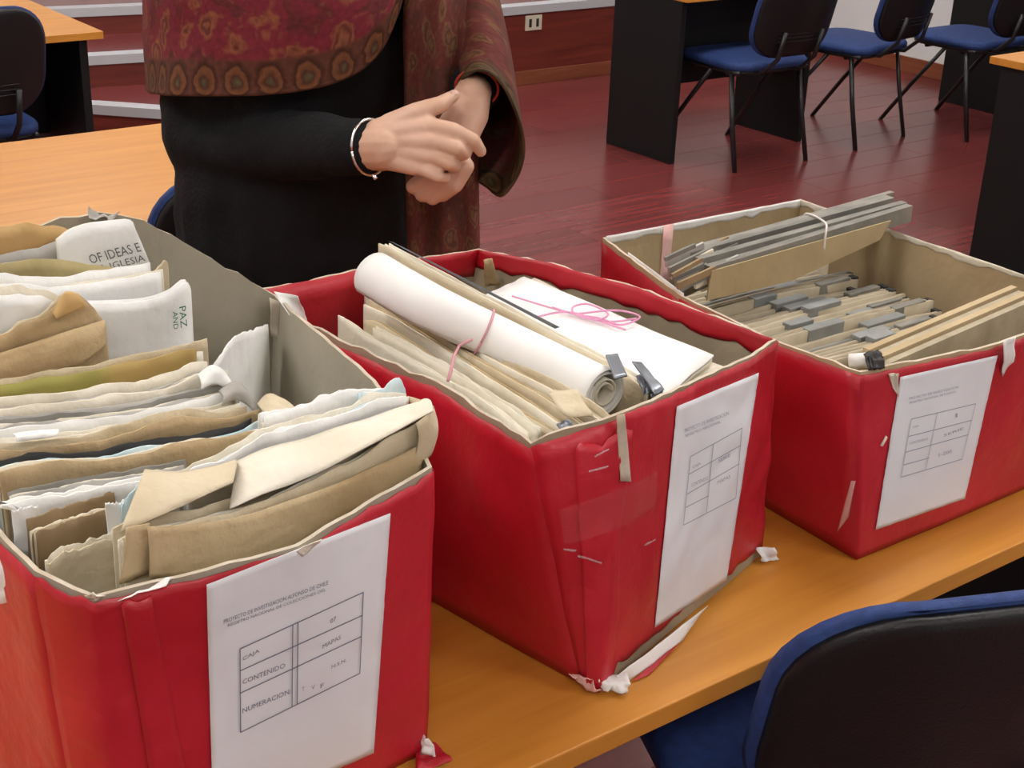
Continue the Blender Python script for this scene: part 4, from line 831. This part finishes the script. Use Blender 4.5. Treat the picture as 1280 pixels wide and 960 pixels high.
def capsule(G, p0, p1, r0, r1, n=14, flat=None):
    p0, p1 = Vector(p0), Vector(p1); d = (p1 - p0); L = d.length
    if L < 1e-5: d = Vector((0, 0, 1)); L = 1e-5
    t = d / L; a = t.cross(Vector((0, 0, 1)))
    if a.length < 0.1: a = t.cross(RV)
    a.normalize(); b = t.cross(a); V, F = G; base = len(V); st = []
    for k in range(5): an = math.pi / 2 * (1 - k / 5 * 1.0); st.append((p0 - t * r0 * math.sin(an), max(r0 * math.cos(an), r0 * 0.02)))
    st.append((p0, r0)); st.append((lerp(p0, p1, 0.5), (r0 + r1) / 2)); st.append((p1, r1))
    for k in range(1, 6): an = math.pi / 2 * k / 5; st.append((p1 + t * r1 * math.sin(an), max(r1 * math.cos(an), r1 * 0.02)))
    for c, r in st:
        for k in range(n): an = 2 * math.pi * k / n; V.append(c + a * math.cos(an) * r + b * math.sin(an) * r)
    m_ = len(st)
    for i in range(m_ - 1):
        for k in range(n): k2 = (k + 1) % n; F.append((base + i * n + k, base + i * n + k2, base + (i + 1) * n + k2, base + (i + 1) * n + k))
    F.append(tuple(base + k for k in range(n - 1, -1, -1))); F.append(tuple(base + (m_ - 1) * n + k for k in range(n)))
def chain(G, pts, rs, n=14):
    for i in range(len(pts) - 1): capsule(G, pts[i], pts[i + 1], rs[i], rs[i + 1], n)
def remesh(name, G, m, parent, vox, it=3, fac=0.5):
    o = mesh(name, G[0], G[1], m, parent, True)
    r = o.modifiers.new('skin', 'REMESH'); r.mode = 'VOXEL'; r.voxel_size = vox; r.use_smooth_shade = True
    sm = o.modifiers.new('smooth', 'SMOOTH'); sm.iterations = it; sm.factor = fac
    return o
Z = lambda z, r=0.0, f=0.0: C0 + RV * r + TV * f + Vector((0, 0, z))
mm = lambda px, d: px * d / FPX
G = ([], [])
# legs and feet
for s_ in (-1, 1):
    chain(G, [Z(0.92, s_ * .085), Z(0.50, s_ * .09, .01), Z(0.09, s_ * .09, -.02)], [.085, .055, .037])
    chain(G, [Z(0.045, s_ * .09, -.05), Z(0.035, s_ * .10, .13)], [.036, .030])
    chain(G, [Z(1.0, s_ * .07), Z(1.15, s_ * .06), Z(1.34, s_ * .075), Z(1.41, s_ * .10)], [.10, .085, .085, .055])
chain(G, [Z(1.38), Z(1.50, 0, .01)], [.06, .052])
# head: skull, jaw, nose, ears, brow
chain(G, [Z(1.61, 0, -.015), Z(1.59, 0, .02)], [.092, .086]); chain(G, [Z(1.56, 0, .03), Z(1.515, 0, .055)], [.066, .036])
chain(G, [Z(1.60, 0, .100), Z(1.570, 0, .122), Z(1.562, 0, .112)], [.009, .013, .012])
for s_ in (-1, 1):
    chain(G, [Z(1.60, s_ * .092, -.005), Z(1.565, s_ * .088, .0)], [.016, .012]); chain(G, [Z(1.612, s_ * .015, .094), Z(1.616, s_ * .05, .078)], [.012, .010])
    chain(G, [Z(1.575, s_ * .045, .06), Z(1.57, s_ * .04, .065)], [.03, .028])
chain(G, [Z(1.537, -.022, .088), Z(1.538, 0, .097), Z(1.537, .022, .088)], [.007, .010, .007])
# right arm
E1 = D(254, 174, 2.36); W1 = D(462, 184, 2.10); SH1 = Z(1.38, -.150); E2 = D(604, 92, 2.36); W2 = D(591, 117, 2.150); SH2 = Z(1.38, .175)
chain(G, [SH1, E1, W1], [.045, .036, .025]); chain(G, [SH2, E2, W2], [.05, .040, .026])
# right hand (back of hand towards the camera)
d1 = 2.085
H = lambda px, py, dd=0.0: D(px, py, d1 + dd)
chain(G, [H(440, 184, .032), H(462, 184, .018), H(478, 184, .012)], [mm(26, d1), mm(29, d1), mm(30, d1)])
for (kx, ky, r0, r1, dd) in ((529, 160, 22, 14, 0.0), (538, 177, 20, 12.5, -.004), (532, 194, 19, 11.5, 0.0), (519, 209, 19, 11, .006)):
    chain(G, [H(474, 170 + (ky - 160) * .45, .012), H(kx, ky, dd)], [mm(r0, d1), mm(r1, d1)])
chain(G, [H(478, 168, .012), H(515, 150, .006)], [mm(22, d1), mm(14, d1)])
chain(G, [H(533, 158, 0), H(566, 163, -.006), H(592, 176, .006), H(601, 189, .022)], [mm(13, d1), mm(10.5, d1), mm(9.3, d1), mm(7.5, d1)])
chain(G, [H(543, 176, -.004), H(571, 186, -.010), H(580, 192, .008), H(566, 196, .034)], [mm(11, d1), mm(9.8, d1), mm(8.5, d1), mm(7.5, d1)])
chain(G, [H(538, 194, 0), H(562, 205, -.006), H(569, 209, .012), H(556, 210, .036)], [mm(10, d1), mm(8.8, d1), mm(8, d1), mm(7, d1)])
chain(G, [H(524, 209, .006), H(548, 221, 0), H(556, 223, .014), H(545, 222, .034)], [mm(9.5, d1), mm(8, d1), mm(7.2, d1), mm(6.5, d1)])
chain(G, [H(488, 158, .010), H(520, 141, .002), H(550, 131, .006), H(568, 119, .014)], [mm(17, d1), mm(13, d1), mm(11, d1), mm(7.5, d1)])
# left hand, held in the right one
d2 = 2.145
K = lambda px, py, dd=0.0: D(px, py, d2 + dd)
for q in (-1, 0, 1):
    chain(G, [K(590 + q * 7, 118, .005), K(583 + q * 11, 145, -.004 + abs(q) * .004), K(562 + q * 11, 196, 0)], [mm(17, d2), mm(17, d2), mm(14, d2)])
for q, (tx, ty) in enumerate(((517, 233), (528, 243), (541, 247), (553, 243))):
    bx, by = 551 + q * 10, 196 + q * 4; chain(G, [K(bx, by, -.004), K(bx - 12, by + 22, .002), K(tx, ty, .022)], [mm(12, d2), mm(11, d2), mm(10, d2)])
chain(G, [K(571, 138, -.012), K(556, 158, -.006), K(540, 172, .012)], [mm(14, d2), mm(11, d2), mm(9, d2)])
person = remesh('person', G, M['skin'], None, 0.0028, 2, 0.4)
tag(person, 'standing person in black sweater and red paisley shawl, clasping both hands', 'person')
# thumb nail
scrap('thumb_nail', [H(563, 115, .004), H(569, 112, .0045), H(572, 117, .0055), H(566, 121, .0045)], M['nail'], person, n=4, amp=0.0005, thick=0.0008)
# clothes
G2 = ([], [])
for s_ in (-1, 1):
    chain(G2, [Z(0.78, s_ * .080), Z(0.95, s_ * .078), Z(1.10, s_ * .068), Z(1.25, s_ * .072, .02), Z(1.38, s_ * .09)], [.125, .128, .122, .122, .075])
chain(G2, [Z(1.26, 0, .03), Z(1.10, 0, .03), Z(0.92, 0, .02)], [.13, .13, .14])
chain(G2, [SH1, lerp(SH1, E1, .5), E1, lerp(E1, W1, .35), lerp(E1, W1, .7), D(446, 184, 2.115)], [.060, .058, .066, .060, .051, .044])
chain(G2, [SH2, E2, lerp(E2, W2, .78)], [.062, .046, .038]); chain(G2, [Z(1.36), Z(1.44)], [.075, .06])
sw = remesh('sweater', G2, M['knit'], person, 0.009, 3)
dm_ = bpy.data.textures.new('folds', 'CLOUDS'); dm_.noise_scale = 0.07
dd_ = sw.modifiers.new('folds', 'DISPLACE'); dd_.texture = dm_; dd_.strength = 0.014; dd_.mid_level = 0.5; dd_.texture_coords = 'LOCAL'
G3 = ([], [])
for s_ in (-1, 1): chain(G3, [Z(0.90, s_ * .085), Z(0.50, s_ * .09, .01), Z(0.12, s_ * .09, -.02)], [.115, .075, .062])
chain(G3, [Z(0.93, -.04), Z(0.93, .04)], [.12, .12]); remesh('trousers', G3, M['knit'], person, 0.011, 2)
for s_ in (-1, 1):
    G4 = ([], []); chain(G4, [Z(0.05, s_ * .09, -.055), Z(0.042, s_ * .102, .14)], [.047, .040]); remesh('shoe', G4, M['plastic'], person, 0.008, 1)
G5 = ([], []); chain(G5, [Z(1.64, 0, -.03), Z(1.60, 0, -.045), Z(1.44, 0, -.085), Z(1.30, 0, -.15)], [.098, .098, .075, .045])
for s_ in (-1, 1): chain(G5, [Z(1.66, s_ * .03, .03), Z(1.60, s_ * .088, -.01), Z(1.46, s_ * .085, -.03)], [.062, .030, .032])
remesh('hair', G5, M['hair'], person, 0.009, 2)
for s_ in (-1, 1):
    ge = ([], []); chain(ge, [Z(1.60, s_ * .033, .083), Z(1.60, s_ * .034, .084)], [.012, .012]); mesh('eye', ge[0], ge[1], M['white'], person, True)
    ge = ([], []); chain(ge, [Z(1.60, s_ * .033, .0925), Z(1.60, s_ * .033, .093)], [.0045, .0045]); mesh('iris', ge[0], ge[1], M['hair'], person, True)
# bracelets
def ring(name, c, axis, r, rt, m, a0=0, a1=2 * math.pi, sx=1.0):
    axis = axis.normalized(); a = axis.cross(Vector((0, 0, 1))).normalized(); b = axis.cross(a)
    return tube(name, [c + a * math.cos(t) * r * sx + b * math.sin(t) * r for t in np.linspace(a0, a1, 28)], rt, m, person, 6)
br = ring('silver_bracelet', D(463, 184, 2.100), (W1 - E1), mm(35, 2.1), 0.0022, M['silver'], sx=0.9)
tube('bracelet_charm', [D(467, 219, 2.07), D(470, 224, 2.07)], [0.0028, 0.0035], M['silver'], br, 8)
ring('red_bracelet', D(596, 110, 2.165), (W2 - E2) + Vector((0, 0, -0.12)), mm(27, 2.16), 0.0024, M['redband'])
def surf(rows, nu, nv, k=0.0):
    R = [crom([D(p[0], p[1], p[2] + min(0, p[1] - 230) * k) for p in r], nu) for r in rows]
    cols = [crom([R[j][i] for j in range(len(R))], nv) for i in range(nu)]
    return [[cols[i][j] for i in range(nu)] for j in range(nv)]
def foldn(R, amp, f, seed):
    for j, r in enumerate(R):
        for i, p in enumerate(r): r[i] = p + TV * amp * (noise.noise(p * f + Vector((seed, 0, 0))) + 0.5 * noise.noise(p * f * 2.3 + Vector((seed, 4, 0))))
    return R
sh = surf([
 [(300, -150, 2.58), (290, -146, 2.52), (288, -142, 2.45), (300, -142, 2.38), (325, -145, 2.35), (355, -150, 2.335), (395, -155, 2.33), (430, -158, 2.33), (465, -160, 2.335), (490, -160, 2.345), (505, -160, 2.36)],
 [(235, -70, 2.64), (205, -60, 2.55), (196, -50, 2.43), (222, -50, 2.31), (275, -55, 2.25), (335, -60, 2.235), (395, -65, 2.23), (445, -70, 2.24), (482, -80, 2.26), (503, -95, 2.28), (514, -110, 2.30)],
 [(225, 0, 2.68), (190, 20, 2.58), (181, 40, 2.42), (212, 45, 2.285), (268, 45, 2.225), (330, 42, 2.205), (392, 35, 2.20), (442, 25, 2.21), (480, 5, 2.235), (500, -30, 2.265), (512, -70, 2.30)],
 [(235, 70, 2.70), (194, 90, 2.60), (185, 114, 2.41), (215, 119, 2.275), (270, 120, 2.23), (330, 119, 2.21), (390, 112, 2.205), (440, 95, 2.215), (474, 66, 2.235), (496, 20, 2.265), (510, -30, 2.30)]], 90, 46, 0.00046)
for j, r in enumerate(sh):   # horizontal drape folds over the chest
    for i, p in enumerate(r):
        t = j / 45; u = i / 89
        r[i] = p + TV * (0.014 * math.sin((t * 3.2 + 0.9 * math.sin(u * 3.0)) * math.pi) * math.sin(math.pi * min(1, u * 1.15)) * (1 - t * 0.35)) + TV * 0.006 * noise.noise(p * 14)
grid('shawl', sh, M['shawl'], person, 0.004, uv=True)
hs = surf([
 [(524, -130, 2.37), (548, -132, 2.35), (580, -130, 2.36), (606, -120, 2.42)],
 [(506, 0, 2.290), (540, 0, 2.26), (568, 0, 2.26), (600, 5, 2.31)],
 [(506, 110, 2.285), (545, 110, 2.25), (572, 112, 2.25), (600, 112, 2.28)],
 [(508, 230, 2.285), (545, 232, 2.25), (570, 234, 2.25), (598, 232, 2.28)],
 [(510, 330, 2.290), (548, 332, 2.26), (572, 334, 2.26), (599, 330, 2.29)],
 [(520, 470, 2.29), (550, 472, 2.27), (574, 474, 2.27), (596, 470, 2.29)]], 36, 60, 0.0004)
for j, r in enumerate(hs):
    for i, p in enumerate(r): r[i] = p + TV * (0.010 * math.sin(i / 35 * math.pi * 5 + 0.6 * math.sin(j * 0.09)) + 0.004 * noise.noise(p * 12))
grid('shawl_end', hs, M['shawl2'], person, 0.003, uv=True)
def loop(rows, nu, nv): return surf([r + [r[0]] for r in rows], nu, nv, 0.00022)
sl = loop([
 [(540, -120, 2.36), (560, -135, 2.33), (580, -125, 2.33), (595, -105, 2.36), (600, -85, 2.41), (595, -70, 2.46), (585, -65, 2.48), (572, -70, 2.48), (560, -80, 2.46), (548, -95, 2.43), (540, -108, 2.39)],
 [(562, -20, 2.32), (580, -32, 2.27), (602, -25, 2.25), (620, 0, 2.27), (630, 30, 2.33), (627, 55, 2.40), (612, 60, 2.44), (598, 50, 2.46), (585, 30, 2.45), (572, 10, 2.42), (562, -5, 2.37)],
 [(572, 60, 2.27), (590, 46, 2.21), (612, 52, 2.19), (634, 78, 2.20), (647, 128, 2.25), (641, 165, 2.30), (622, 180, 2.34), (606, 172, 2.37), (594, 155, 2.38), (584, 120, 2.37), (575, 90, 2.33)],
 [(578, 98, 2.17), (600, 88, 2.14), (623, 100, 2.14), (642, 133, 2.16), (655, 180, 2.20), (648, 218, 2.22), (627, 246, 2.22), (608, 234, 2.25), (594, 220, 2.28), (588, 175, 2.28), (582, 130, 2.24)]], 60, 40)
for j, r in enumerate(sl):
    for i, p in enumerate(r): r[i] = p + TV * 0.006 * noise.noise(p * 16)
grid('shawl_sleeve', sl, M['shawl2'], person, 0.004, uv=True)
